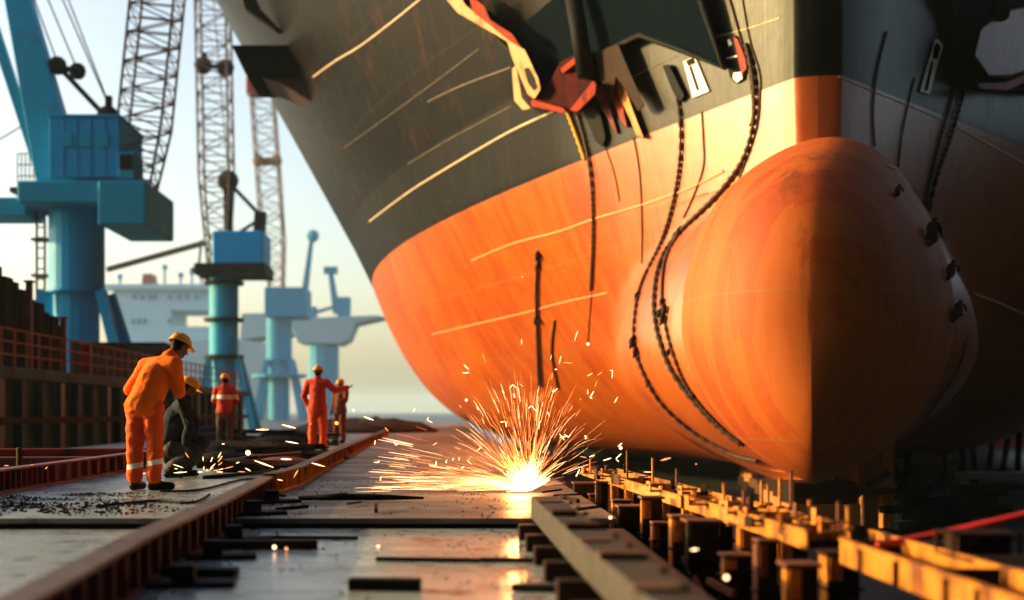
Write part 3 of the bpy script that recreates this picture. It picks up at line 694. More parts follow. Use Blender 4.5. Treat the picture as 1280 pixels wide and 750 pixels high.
for i, (y, x) in enumerate([(43.8, -13.2)]):
    mb = MB(); mb.box(-.16, .16, -.16, .16, 0, 1.2); mb.box(-.19, .19, -.19, .19, 1.2, 1.26); o = mb.build('fire_cabinet', M['red'], bevel=.03); o.location = (x, y, 2.1); tag(o, 'red cabinet standing on the quay behind the handrail', 'cabinet')
mb = MB(); mb.box(-2.2, 2.2, -2, 2, 0, 2.0); mb.box(-2.3, 2.3, -2.1, 2.1, 2.0, 2.12); mb.box(-1.8, -.8, -2.05, -2, .2, 1.8)
o = mb.build('quay_shed', M['rust_dark'], bevel=.03); o.location = (-16.0, 60, 2.1); tag(o, 'dark brown shed on the quay in front of the nearest crane', 'shed')

# ================================================================ RAILS AND GIRDERS ON THE DECK
def girder(path, wd, z0, z1, name, mt_top, mt_web, label, spacing=.28, side=1):
    """path: (x,y) list. top flange, web and vertical stiffeners; feet under it"""
    t = empty(name, (path[0][0], path[0][1], z0), label=label, cat='girder')
    P = [Vector((x, y, 0)) for x, y in path]
    mb = MB(); 
    for a, b in zip(P[:-1], P[1:]): mb.bar(a+Vector((0,0,z1-.012)), b+Vector((0,0,z1-.012)), wd, .024)
    mb.build('top_flange', M[mt_top], t, bevel=.004)
    mb = MB()
    for a, b in zip(P[:-1], P[1:]):
        mb.bar(a+Vector((0,0,(z0+z1)/2)), b+Vector((0,0,(z0+z1)/2)), .018, z1-z0-.03)
        mb.bar(a+Vector((0,0,z0+.01)), b+Vector((0,0,z0+.01)), wd*1.05, .02)
    mb.build('web', M[mt_web], t)
    for a, b in zip(P[:-1], P[1:]):
        L = (b-a).length; n = max(1, int(L/(spacing if a.y < 14 else max(spacing, .4)))); dr = (b-a).normalized(); sd_ = Vector((dr.y, -dr.x, 0))
        for i in range(n):
            c = a.lerp(b, (i+.5)/n)
            mb = MB(); mb.bar(c-sd_*(wd/2-.006)+Vector((0,0,(z0+z1)/2)), c+sd_*(wd/2-.006)+Vector((0,0,(z0+z1)/2)), .014, z1-z0-.05)
            mb.build('stiffener', M[mt_web], t)
    return t
gl = [(-1.42, 2.2), (-1.44, 4.0), (-1.60, 6.6), (-1.66, 9.2), (-1.80, 12.5), (-1.72, 14.0), (-1.86, 20), (-2.02, 30), (-2.2, 44)]
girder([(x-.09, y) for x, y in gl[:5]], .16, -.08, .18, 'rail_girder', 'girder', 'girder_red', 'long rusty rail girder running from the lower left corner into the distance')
girder([(-1.87, 12.52)]+[(x-.05, y) for x, y in gl[5:]], .15, 0.002, .21, 'rail_girder', 'girder', 'ochre', 'far length of the rusty rail girder past the first joint, orange light put in its web colour', .22)  # ochre web stands in for orange light falling on it
for i, (x, y, z) in enumerate([(-1.5, 4.6, -.08), (-1.42, 6.4, -.08), (-1.50, 7.6, -.08), (-1.55, 8.6, -.08), (-1.62, 9.9, 0), (-1.66, 11.2, 0)]):
    mb = MB(); mb.box(-.22, .28, -.09, .09, 0, .03); mb.box(-.05, .07, -.06, .06, .03, .12)
    o = mb.build('rail_clamp', M['dark'], bevel=.006); o.location = (x, y, z); o.rotation_euler.z = .1*i
    tag(o, ['rail clamp nearest to the camera under the left girder', 'second rail clamp from the camera under the left girder', 'third rail clamp from the camera under the left girder', 'rail clamp just before the deck step under the left girder', 'first rail clamp behind the deck step under the left girder', 'farthest rail clamp under the left girder near the bar ends'][i], 'clamp', 'rail clamps under the left girder')
girder([(-4.75, 10.2), (-4.72, 14), (-4.70, 19)], .16, .002, .25, 'stiffened_beam', 'girder_red', 'girder_red', 'dark red stiffened beam along the left side of the deck behind the grit', .16)
mb = MB(); mb.bar((-8.9, 20.6, .20), (-4.6, 21.2, .20), .20, .03); mb.bar((-8.9, 20.6, .11), (-4.6, 21.2, .11), .02, .16); mb.bar((-8.9, 20.6, .018), (-4.6, 21.2, .018), .2, .03)
o = mb.build('steel_beam', M['red'], bevel=.004); tag(o, 'bright red steel beam lying across the deck left of the bent worker', 'beam')
mb = MB(); mb.bar((-8.9, 17.8, .16), (-5.0, 18.1, .16), .2, .03); mb.bar((-8.9, 17.8, .085), (-5.0, 18.1, .085), .02, .12); mb.bar((-8.9, 17.8, .015), (-5.0, 18.1, .015), .2, .025)
o = mb.build('steel_beam', M['girder_red'], bevel=.004); tag(o, 'darker red steel beam just in front of the bright red one', 'beam')
mb = MB(); mb.tube([(0,0,0),(0,0,.42),(0,0,.44)], [.035,.035,.02], 10); mb.box(-.08,.08,-.08,.08,0,.02)
o = mb.build('bollard_post', M['rust_dark'], smooth=False); o.location = (-5.0, 14.0, 0); tag(o, 'short dark rusty post standing at the left edge beside the red beams', 'post')

# right-hand box beam
rb = empty('box_beam', (.75, 3, -.08), label='wide grey brown box beam on blocks running from the sparks to the lower right', cat='girder')
mb = MB(); pts = [(.86, 2.2), (.80, 4.2), (.76, 6.3), (.74, 9.2)]
for a, b in zip(pts[:-1], pts[1:]): mb.bar((a[0], a[1], .12), (b[0], b[1], .12), .21, .17)
mb.build('beam', M['beam_old'], rb, bevel=.01)
for i in range(9):
    y = 3.0+i*.72; x = .78-(y-4)*.005
    mb = MB(); mb.box(x-.24, x+.20, y-.07, y+.07, -.078, .03); mb.build('block', M['rust_dark'], rb, bevel=.008)
mb = MB()
for i in range(14):
    y = 3+i*.45; mb.tube([(.86, y, .205), (.86, y, .225)], .018, 6); 
mb.build('bolts', M['rust_dark'], rb)
rj = random.Random(9)
for i in range(7):
    y = 3.6+i*.8+rj.uniform(-.2, .2); mb = MB(); mb.box(.78-(y-4)*.006-.11, .78-(y-4)*.006+rj.uniform(.02, .10), y-.05, y+rj.uniform(.04, .16), .2065, .2065+rj.uniform(.008, .03)); mb.build('splice_plate', M[rj.choice(['dark', 'rust_dark', 'girder'])], rb)
mb = MB(); mb.bar((1.05, 3.0, -.04), (1.18, 8.8, -.04), .22, .07)
o = mb.build('steel_plank', M['girder'], bevel=.006); tag(o, 'flat pale steel plank lying right of the wide box beam', 'plank')

# loose bars on the wet plates
bars = [((255,687),(397,686),.075,.06,'rust_dark','dark red bar with glowing specks nearest the left girder'),
        ((333,673),(447,674),.06,.02,'rust_dark','thin short bar lying just behind the dark red bar'),
        ((436,737),(526,738),.10,.06,'black','thick black bar at the bottom centre of the wet plates'),
        ((470,701),(600,703),.05,.025,'rust_dark','flat bar right of centre on the wet plates'),
        ((600,702),(742,704),.05,.025,'rust_dark','flat bar between the centre bar and the box beam'),
        ((168,719),(296,721),.12,.05,'dark','dark bar partly under the left girder near the bottom'),
        ((640,738),(760,742),.09,.035,'dark','low dark bar at the bottom beside the box beam')]
for a, b, wd, h_, mt, lab in bars:
    p = ground(*a, -.08); q = ground(*b, -.08); c = (p+q)/2; h2 = Vector((0, 0, h_/2+.001))
    mb = MB(); mb.bar(p-c+h2, q-c+h2, wd, h_); o = mb.build('steel_bar', M[mt], bevel=.006); o.location = c
    tag(o, lab, 'bar', 'loose steel bars on the wet plates')
# objects on the upper plates: cutting torch, offcuts, cables
mb = MB(); mb.tube([(0,0,.02),(.3,-.02,.035),(.62,.0,.03),(.95,.05,.02)], [.02,.035,.03,.012], 8); o = mb.build('gas_torch', M['black'], smooth=True); o.location = (-1.42, 11.4, .01); o.scale = (1.25, 1, 1); tag(o, 'black gas torch handle lying on the plate left of the sparks', 'torch')
for i in range(12):
    mb = MB(); a = random.uniform(0, 3.1); L = random.uniform(.06, .18); mb.bar((-L*math.cos(a), -L*math.sin(a), .02), (L*math.cos(a), L*math.sin(a), random.uniform(.02, .05)), random.uniform(.02, .06), random.uniform(.015, .035))
    px, py = [(690,618),(712,628),(735,622),(420,622),(443,632),(350,622),(300,627),(470,640),(768,640),(365,640),(330,600),(690,600)][i]
    o = mb.build('steel_offcut', M['rust_dark' if i % 2 else 'black'], bevel=.004)
    p = ground(px, py, .0); o.location = (p.x, p.y, .004)
    if p.x > 1.3: o.location.x = 1.2
    tag(o, 'small dark steel offcut scattered on the plates around the sparks', 'offcut', 'steel offcuts scattered on the upper plates')

def cable(pts, r, mt, label, name='cable', cat='cable', m=8):
    P = [Vector(p) for p in pts]; out = []
    for i in range(len(P)-1):
        a, b, c, e = P[max(i-1, 0)], P[i], P[i+1], P[min(i+2, len(P)-1)]
        for k_ in range(m):
            t = k_/m; out.append(.5*((2*b)+(c-a)*t+(2*a-5*b+4*c-e)*t*t+(3*b-a-3*c+e)*t*t*t))
    out.append(P[-1]); c0 = out[0].copy()
    mb = MB(); mb.tube([p-c0 for p in out], r, 8); o = mb.build(name, M[mt], smooth=True); o.location = c0; return tag(o, label, cat)
cable([ground(px, py, .014) for px, py in ((120,633),(190,626),(240,628),(262,618))], .012, 'black', 'thin black cable on the deck in front of the bent worker')
cable([ground(px, py, .014) for px, py in ((200,614),(250,612),(300,600),(330,598))], .012, 'black', 'thin black cable running right from the boots of the bent worker')
cable([(-3.1, 15.2, .02), (-2.7, 15.8, .03), (-2.5, 17, .02), (-2.9, 18.5, .02), (-2.2, 20, .02)], .025, 'black', 'thick black cable curling behind the crouching worker')

# dark scrap behind the workers
scr = [(-3.0,17.2,.9,.25,'rust_dark'),(-2.55,18.6,1.2,.20,'girder_red'),(-3.6,19.4,1.3,.28,'black'),(-2.9,21.5,1.6,.30,'rust_dark'),(-4.3,22.5,1.4,.35,'dark'),(-3.2,23.6,1.5,.30,'black'),(-5.0,24.8,1.5,.32,'rust_dark'),(-3.8,27,1.8,.4,'dark'),(-5.6,29,2.2,.45,'rust_dark'),(-4.2,31,2.0,.5,'dark'),(-6.5,33,2.4,.6,'black')]
for i, (x, y, L, h_, mt) in enumerate(scr):
    mb = MB()
    for j in range(7):
        a = random.uniform(-.5, .5); l = L*random.uniform(.3, .55); cx, cy = random.uniform(-.3, .3)*L, random.uniform(-.3, .3); zz = h_*random.uniform(.1, .75)
        dz = random.uniform(-.05, .05)
        mb.bar((cx-l*math.cos(a), cy-l*math.sin(a), zz-dz), (cx+l*math.cos(a), cy+l*math.sin(a), zz+dz), random.uniform(.05, .14), random.uniform(.03, .10))
    mb.ball((0, 0, 0), (L*.45, .35, h_*.8), n=12, m=8)
    zmin = min(v[2] for v in mb.v); mb.v = [(v[0], v[1], max(v[2], 0)) for v in mb.v]
    o = mb.build('scrap_heap', M[mt], bevel=.004); o.location = (x, y, .0)
    tag(o, 'dark heap of scrap steel on the deck behind the workers', 'scrap heap', 'scrap heaps on the deck behind the workers')
mb = MB(); mb.ball((0, 0, 0), (3.2, 4.0, .55), n=30, m=14)
mb.v = [(v[0]+.1*noise.noise(Vector(v)*1.7), v[1], max(v[2]*(1+.5*noise.noise(Vector(v)*2.1)), -.02)) for v in mb.v]
o = mb.build('scrap_heap', M['rust_dark'], smooth=False); o.location = (-3.6, 52, .0); tag(o, 'x', 'scrap heap', 'scrap heaps on the deck behind the workers')
# grit on the side plates
rng = np.random.default_rng(3); mb = MB()
for i in range(5200):
    y = rng.uniform(9.75, 12.6); x = -4.55+rng.gamma(2.0, .42)
    if x > -2.0 or noise.noise(Vector((x*1.6, y*1.9, 3))) < -.12 + .35*rng.random()-.1: continue
    s = .004+.012*rng.random()**2.2; a = rng.uniform(0, 6.28)
    V = [(x+s*math.cos(a), y+s*math.sin(a), 0), (x+s*math.cos(a+2.2), y+s*math.sin(a+2.2), 0), (x+s*math.cos(a+4.1), y+s*math.sin(a+4.1), 0), (x+s*.2, y, s*1.1)]
    mb.add(V, [(0,1,3),(1,2,3),(2,0,3),(0,2,1)])
for i in range(260):
    y = rng.uniform(10, 11.2); x = rng.normal(-3.3, .45)
    s = .008+.014*rng.random()
    mb.ball((x, y, s*.4), (s, s*.8, s*.6), n=5, m=3)
o = mb.build('slag_grit', M['black'], fix=False); tag(o, 'black slag grit strewn over the grey plates in front of the bent worker', 'grit', kind='stuff')

mb = MB()
for i in range(2600):
    y = rng.uniform(5.0, 15.5); x = rng.choice([-1.62+abs(rng.normal(0, .35)), .55-abs(rng.normal(0, .35)), rng.uniform(-1.7, .6)])
    if -1.75 < x < .58 and noise.noise(Vector((x*2.5, y*1.3, 9))) > -.05:
        z = 0 if y > 9.6 else -.08; s_ = .003+.011*rng.random()**3; a = rng.uniform(0, 6.28)
        mb.add([(x+s_*math.cos(a), y+s_*math.sin(a), z), (x+s_*math.cos(a+2.2), y+s_*math.sin(a+2.2), z), (x+s_*math.cos(a+4.1), y+s_*math.sin(a+4.1), z), (x+s_*.2, y, z+s_*1.1)], [(0,1,3),(1,2,3),(2,0,3),(0,2,1)])
o = mb.build('slag_grit', M['black'], fix=False); tag(o, 'fine black grit scattered on the plates between the two rails', 'grit', kind='stuff')

# ================================================================ RIGHT-HAND CRADLE
cr = empty('slipway_cradle', (2.3, 6, .05), label='yellow rusty ladder shaped cradle frame running from the right corner under the bow', cat='cradle')
def flat(x0, y0, x1, y1, z, h_=.12, t_=.018, name='side_plate', mt='ochre'):
    mb = MB(); mb.bar((x0, y0, z-h_/2), (x1, y1, z-h_/2), t_, h_); mb.bar((x0, y0, z+.004), (x1, y1, z+.004), .035, .010); return mb.build(name, M[mt], cr, bevel=.002)
ZF = .16
flat(2.10, 3.6, 2.13, 6.5, ZF, .13); flat(2.47, 3.6, 2.45, 6.95, ZF, .11); flat(2.42, 7.2, 2.32, 9.6, ZF, .10); flat(2.30, 9.7, 2.05, 14.5, ZF, .09)
flat(1.98, 6.6, 1.86, 9.4, ZF+.03, .10); flat(1.85, 9.5, 1.62, 14.5, ZF+.02, .09)
for y, x0, x1 in ((4.5, 2.125, 2.45), (5.3, 2.13, 2.44), (6.48, 2.14, 2.44), (7.4, 1.97, 2.40), (8.3, 1.93, 2.36), (9.3, 1.88, 2.32), (10.4, 1.82, 2.26), (11.5, 1.77, 2.2), (12.6, 1.72, 2.15)):
    mb = MB(); mb.bar((x0, y, ZF-.05), (x1, y, ZF-.05), .02, .10); mb.build('cross_plate', M['ochre' if y > 7 else 'rust_dark'], cr, bevel=.002)
for yy in (3.9, 4.22, 4.75, 5.05, 5.62, 6.1): mb = MB(); mb.box(2.088, 2.106, yy, yy+.02, ZF-.125, ZF-.01); mb.build('stiffener', M['rust_dark'], cr)
# posts
def hpost(x, y, zt, mt='dark', cap='ochre', wd=.17, lab=None):
    t = empty('cradle_post', (x, y, -1.7), label=lab, cat='post', group='H-section posts carrying the cradle frame')
    hh = zt+1.7; f = .012
    mb = MB(); mb.box(x-wd/2, x+wd/2, y-wd/2, y-wd/2+f, -1.7, zt); mb.box(x-wd/2, x+wd/2, y+wd/2-f, y+wd/2, -1.7, zt); mb.box(x-f/2, x+f/2, y-wd/2+f+.001, y+wd/2-f-.001, -1.7, zt)
    for z in (-.15, -.55, -1.0): mb.box(x-wd/2-.02, x+wd/2+.02, y-wd/2-.02, y+wd/2+.02, z, z+.015)
    mb.build('column', M[mt], t)
    mb = MB(); mb.box(x-wd*.62, x+wd*.62, y-wd*.62, y+wd*.62, zt+.002, zt+.02); mb.build('cap_plate', M['rail_rust'], t, bevel=.002)
    hg = .12+.26*abs(math.sin(y*7.3)); mb = MB(); mb.box(x-wd*.5-.014, x-wd*.5-.003, y-wd*.48, y+wd*(.1+.3*math.sin(y*3)), zt-hg, zt-.01); mb.box(x-wd*.5, x-wd*.1, y-wd*.5-.012, y-wd*.5-.002, zt-hg*.5, zt-.01); mb.build('gusset', M[cap], t)
    return t
i = 0
ordn = ['nearest', 'second', 'third', 'fourth', 'fifth', 'sixth', 'seventh', 'eighth', 'ninth', 'tenth', 'eleventh', 'farthest']
for i in range(12):
    y = 6.15+i*.62+.12*math.sin(i*5.1); x = 1.80-.028*i+.03*math.sin(i*3.3); hpost(x, y, .06+.09*math.sin(i*2.3), wd=.15+.045*math.sin(i*4.7), cap=['ochre', 'rail_rust', 'ochre', 'rust_dark'][i % 4], lab=ordn[i]+' post from the camera in the left row of dark H posts')
for i in range(9):
    y = 6.8+i*.85; hpost(2.22-.035*i, y, .045, lab=ordn[i if i < 8 else 11]+' post from the camera in the right row of dark H posts')
hpost(2.2, 5.1, .03, lab='dark post under the bare ladder end of the yellow frame', wd=.14)
# small upright pins, clamps, brackets on the cradle
pins = [(784,560,598,11.8),(768,590,600,12),(816,578,612,11),(846,592,620,10.2),(952,608,640,8.6),(975,604,640,8.5),(989,596,642,8.4),(960,612,636,8.8),(1012,640,664,7.5),(1048,640,672,7.0),(1060,648,676,6.9),(905,622,650,8.6),(930,626,652,8.2),(738,585,602,13.2)]
for j, (px, y0, y1, Y) in enumerate(pins):
    a = at(px, y1, Y); b = at(px, y0, Y); mb = MB(); hgt = b.z-a.z; base = ZF+.01
    mb.tube([(0,0,0),(0,0,hgt),(0,0,hgt+.01)], [.012,.012,.02], 8); mb.box(-.03,.03,-.03,.03,0,.015)
    o = mb.build('anchor_pin', M['ochre' if j % 3 else 'rail_rust']); o.location = (a.x, Y, base)
    tag(o, 'thin rusty pin standing upright on the cradle frame under the bulb', 'pin', 'upright pins on the cradle frame')
for j, (px, py, Y) in enumerate([(880,632,8.7),(915,642,8.0),(820,612,10.2),(1040,662,6.7),(990,668,7.0),(760,596,12.5),(860,612,9.6),(945,655,7.4)]):
    a = at(px, py, Y); mb = MB()
    mb.box(-.07,.07,-.05,.05,0,.016); mb.box(-.07,-.055,-.05,.05,.016,.09); mb.box(.04,.055,-.05,.05,.016,.06); mb.tube([(-.09,0,.06),(.08,0,.06)], .012, 6)
    o = mb.build('clamp_bracket', M['ochre'], bevel=.002); o.location = (a.x, Y, ZF+.012); o.rotation_euler.z = random.uniform(-.4, .4)
    tag(o, 'small orange clamp bracket bolted on the cradle frame', 'bracket', 'clamp brackets on the cradle frame')
for j, (x, y, L, a) in enumerate([(1.5,7.2,.8,.1),(1.55,8.8,1.0,-.15),(1.5,10.6,1.1,.05),(1.95,5.4,.9,.2)]):
    mb = MB(); mb.box(-.06,.06,-L,L,0,.014); mb.box(-.005,.005,-L,L,.014,.10); mb.box(-.06,.06,-L,L,.10,.112)
    o = mb.build('short_beam', M['girder'], bevel=.002); o.location = (x, y, -1.69+(1.25 if j < 3 else .9)); o.rotation_euler.z = a
    tag(o, ['short beam lying low between the box beam and the nearest posts', 'short beam lying low beside the middle posts', 'short beam lying low beside the far posts', 'short beam lying low under the yellow frame'][j], 'beam')
# staging the short beams rest on
mb = MB(); mb.box(1.34, 2.75, 4.2, 12.5, -.62, -.55)
for y in (4.4, 6.4, 8.4, 10.4, 12.2):
    for x in (1.45, 2.6): mb.box(x-.05, x+.05, y-.05, y+.05, -1.7, -.62)
o = mb.build('staging_platform', M['rust_dark'], bevel=.004); tag(o, 'dark low staging platform between the posts right of the box beam', 'platform')
for o in [x for x in COL.objects if x.name.startswith('short_beam')]: o.location.z = -.548
rc = random.Random(5)
for i in range(11):
    y = 6.4+i*.62
    for z in (-.22, -.48):
        if rc.random() < .75: mb = MB(); mb.bar((1.80-.028*i, y-.02, z+rc.uniform(-.03, .03)), (2.24-.03*i, y+rc.uniform(-.1, .1), z+rc.uniform(-.03, .03)), .03, .05); mb.build('tie_bar', M[rc.choice(['ochre', 'rust_dark', 'rail_rust'])], cr)
    if rc.random() < .8: mb = MB(); mb.bar((1.70-.028*i, y, -.3+rc.uniform(-.1, .1)), (1.68-.028*i, y+.6, -.3+rc.uniform(-.15, .15)), .03, .04); mb.build('side_tie', M[rc.choice(['rail_rust', 'rust_dark'])], cr)
for j in range(16):
    y = rc.uniform(7.0, 13.5); x = rc.choice([2.02, 2.2, 1.85, 2.3])-.05*(y-6.5)+rc.uniform(-.05, .05)
    mb = MB(); hgt = rc.uniform(.04, .13); mb.box(-.05, .05, -.03, .03, 0, .012); mb.box(-.05, -.035, -.03, .03, .012, hgt); mb.box(.0, .05, -.03, .03, .03, .04); mb.box(-.034, 0, -.008, .008, .012, .04)
    o = mb.build('cleat', M[rc.choice(['ochre', 'rust_dark', 'rail_rust'])]); o.location = (x, y, ZF+.012); o.rotation_euler.z = rc.uniform(-1, 1)
    tag(o, 'x', 'cleat', 'small cleats standing on the cradle')
# small crate frame at the far right
mb = MB(); 
for x in (-.16, .16):
    for y in (-.1, .1): mb.box(x-.008, x+.008, y-.008, y+.008, 0, .10)
mb.box(-.17,.17,-.11,.11,.10,.106)
for x in (-.1, 0, .1): mb.box(x-.03, x+.03, -.08, .08, 0, .09)
o = mb.build('bolt_tray', M['rust_dark']); o.location = (at(1222, 690, 5.9).x, 5.9, ZF+.01-.012); tag(o, 'small dark tray of bolts standing on the yellow frame at the right', 'tray')
mb = MB(); mb.bar((2.42, 5.78, ZF-.004), (2.75, 5.78, ZF-.004), .4, .012)
o = mb.build('support_plate', M['rust_dark']); tag(o, 'thin steel plate under the tray of bolts', 'plate')
cable([at(1096, 682, 6.4), at(1130, 676, 6.42), at(1190, 664, 6.4), at(1240, 653, 6.35), at(1330, 632, 6.3)], .020, 'hose', 'red hose running out over the yellow frame to the right edge', 'hose', 'hose')
# keel blocks and shoring under the bow
def keel_block(x, y, w_, zt, lab):
    t = empty('keel_block', (x, y, -1.7), label=lab, cat='keel block', group='keel blocks under the ship')
    n = 3; hh = (zt+1.7)/n
    for i in range(n):
        mb = MB(); mb.box(x-w_*(1-.1*i), x+w_*(1-.1*i), y-.5, y+.5, -1.7+hh*i+.002, -1.7+hh*(i+1)-.002); mb.build('timber', M['timber' if i % 2 else 'rust_dark'], t, bevel=.02)
for i in range(7):
    s = -1.0+i*3.2; X, Y_, Z_ = ship_world(np.array(0.), np.array(s), np.array(0.)); zt = -.45-.4*(1-math.exp(-max(s+1.2, 0)/5))
    keel_block(float(X), float(Y_), .75, zt-.01, ordn[i if i < 6 else 11]+' keel block from the tip of the bulb')
sh = [(1066,24.5,.10,2),(1086,23.5,.14,2),(1052,26,.10,2),(1108,25,.12,2)]
for j, (px, Y, r, _) in enumerate(sh):
    x = at(px, 0, Y).x; loc, n, i_, ds = BVH.ray_cast(Vector((x, Y, -1.69)), Vector((0, 0, 1)))
    zt = loc.z if loc is not None else .0
    mb = MB(); mb.box(-r, r, -r, r, 0, zt+1.70); mb.box(-r*1.8, r*1.8, -r*1.8, r*1.8, 0, .1)
    o = mb.build('shoring_post', M['timber'], bevel=.01); o.location = (x, Y, -1.7)
    tag(o, ['shoring post in the middle of the group right of the bulb tip', 'brightest orange shoring post right of the bulb tip', 'shoring post closest to the bulb tip', 'shoring post farthest right in the group by the bulb tip'][j], 'shoring post')
mb = MB(); mb.bar(at(1040,640,23.2), at(1112,590,23.2), .12, .12); mb.bar(at(1040,612,23.1), at(1118,614,23.1), .14, .14)
o = mb.build('shoring_brace', M['girder'], bevel=.01); tag(o, 'diagonal brace and crossbar between the shoring posts', 'brace')
for j, (px, Y) in enumerate([(1180,44),(1202,46),(1214,48),(1240,50),(1260,52),(1274,47),(1135,42)]):
    x = at(px, 0, Y).x; loc, n, i_, ds = BVH.ray_cast(Vector((x, Y, -1.69)), Vector((0, 0, 1)))
    zt = loc.z if loc is not None else 3.0
    mb = MB(); r = .13; lean = random.uniform(-.25, .25)
    mb.tube([(lean, 0, 0), (0, 0, zt+1.70)], r, 8); mb.box(lean-.3, lean+.3, -.3, .3, 0, .08)
    o = mb.build('ship_prop', M['teal_and_shade']); o.location = (x, Y, -1.7)
    tag(o, 'thin dark prop standing under the right side of the hull', 'prop', 'props under the right side of the hull')
# right background
def container(x, y, rz, mt, lab, L=6.1, hh=2.6):
    t = MB(); t.box(-L/2, L/2, -1.2, 1.2, 0, hh)
    for i in range(int(L/.3)): t.box(-L/2+.15+i*.3, -L/2+.27+i*.3, -1.24, -1.2, .15, hh-.15)
    o = t.build('shipping_container', M[mt], bevel=.02); o.location = (x, y, -1.7); o.rotation_euler.z = rz; return tag(o, lab, 'container', 'containers beyond the slip on the right')
container(at(1155,0,78).x, 78, .1, 'cont_blue', 'blue container beyond the slip, leftmost under the hull edge')
container(at(1129,0,77).x, 74, .1, 'cont_red', 'red container end just right of the bulb, partly hidden', 2.4)
container(at(1166,0,72).x, 72, .1, 'cont_red', 'small red container in front of the blue one', 1.6)
container(at(1218,0,92).x, 92, 0, 'cont_red', 'red container seen between two props', 2.0, 4.2)
container(at(1268,0,88).x, 88, 0, 'cont_red', 'red container at the right edge beneath the hull', 6.1, 3.4)
container(at(1190,0,95).x, 95, 0, 'cont_blue', 'dark blue container behind the props in the middle', 3.0, 3.2)
container(at(1240,0,130).x, 130, 0, 'cont_white', 'pale container in the far yard on the right', 8.0, 4.2)
for j, (x0, y, L) in enumerate([(at(1160,0,52).x, 52, 2.4), (at(1262,0,40).x, 40, 3.2)]):
    mb = MB(); mb.box(-L/2, L/2, -.5, .5, .30, .55); mb.box(-L/2+.1, -L/2+.3, -.4, .4, 0, .3); mb.box(L/2-.3, L/2-.1, -.4, .4, 0, .3)
    o = mb.build('work_bench', M['cont_white'], bevel=.01); o.location = (x0, y, -1.7); tag(o, ['pale low bench beyond the shoring, left of the props', 'pale low bench in front of the props at the right edge'][j], 'bench')
for j in range(9):
    x = random.uniform(9.5, 20); y = random.uniform(24, 42); mb = MB(); a = random.uniform(0, 3)
    for q_ in range(5):
        l = random.uniform(.4, 1.2); aa = a+random.uniform(-.3, .3); zz = .1+.16*q_; mb.bar((-l*math.cos(aa), -l*math.sin(aa), zz), (l*math.cos(aa), l*math.sin(aa), zz), .2, .15)
    o = mb.build('timber_stack', M['teal_and_shade' if j % 2 else 'dark']); o.location = (x, y, -1.71); tag(o, 'dark blurred stack of material on the shaded slip floor', 'stack', 'stacks of material on the slip floor')

# ================================================================ PEOPLE
def unused_(): pass
def fused(mb, voxel, name, mat_, parent=None, smooth=4, wr=0, wrs=6, seed=0):
    """fuse overlapping volumes into one continuous skin (voxel remesh), smooth, then wrinkle"""
    me = bpy.data.meshes.new(name+'_tmp'); me.from_pydata(mb.v, [], mb.f)
    bm = bmesh.new(); bm.from_mesh(me); bmesh.ops.recalc_face_normals(bm, faces=bm.faces); bm.to_mesh(me); bm.free()
    t = bpy.data.objects.new(name+'_tmp', me); COL.objects.link(t)
    r = t.modifiers.new('r', 'REMESH'); r.mode = 'VOXEL'; r.voxel_size = voxel; r.adaptivity = 0
    if smooth:
        s = t.modifiers.new('s', 'SMOOTH'); s.iterations = smooth; s.factor = .5
    dg = bpy.context.evaluated_depsgraph_get(); out = bpy.data.meshes.new_from_object(t.evaluated_get(dg))
    bpy.data.objects.remove(t); bpy.data.meshes.remove(me)
    out.name = name; out.materials.clear()
    for m in (mat_ if isinstance(mat_, (list, tuple)) else [mat_]): out.materials.append(m)
    if wr:
        off = Vector((seed*3.1, seed*1.7, seed))
        for v in out.vertices:
            p = v.co; q = Vector((p.x*wrs, p.y*wrs, p.z*wrs*1.5))+off
            d = noise.noise(q+Vector((noise.noise(q*.7)*1.5, 0, 0)))+.5*(1-2*abs(noise.noise(q*1.7)))
            v.co = p+v.normal*d*wr
    for p in out.polygons: p.use_smooth = True
    o = bpy.data.objects.new(name, out); COL.objects.link(o)
    if parent is not None: o.parent = parent
    return o
def V3(p): return Vector(p)
def hand(mb, wrist, d, side, curl=.6, s=1.0, g=0.0):
    """palm, four bent fingers and a thumb; d = hand direction, side = direction of the thumb"""
    w_ = V3(wrist); d = V3(d).normalized(); sd = (V3(side)-d*V3(side).dot(d)).normalized(); n = d.cross(sd)
    pe = w_+d*.085*s
    for q in (-.03, -.01, .01, .03): mb.capsule(w_+sd*q*.6*s, pe+sd*q*s, (.016+g)*s, (.014+g)*s, 8, 3)
    for i, L in enumerate((.066, .076, .072, .056)):
        a = pe+sd*(.033-.022*i)*s; b = a+(d*math.cos(curl*.6)+n*math.sin(curl*.6))*L*.5*s
        c = b+(d*math.cos(curl*1.6)+n*math.sin(curl*1.6))*L*.5*s
        mb.capsule(a, b, (.0095+g)*s, (.009+g)*s, 8, 3); mb.capsule(b, c, (.009+g)*s, (.0078+g)*s, 8, 3)
    a = w_+d*.025*s+sd*.028*s; b = a+(d*.6+sd*.8).normalized()*.038*s; c = b+(d*.85+sd*.3+n*.3).normalized()*.034*s
    mb.capsule(a, b, (.013+g)*s, (.011+g)*s, 8, 3); mb.capsule(b, c, (.011+g)*s, (.009+g)*s, 8, 3)
def head_rot(face, tilt=None):
    f = V3(face).normalized(); up = Vector((0, 0, 1)) if tilt is None else V3(tilt).normalized()
    r = f.cross(up).normalized(); up = r.cross(f)
    return Matrix((r, f, up)).transposed()     # columns: right, front, up
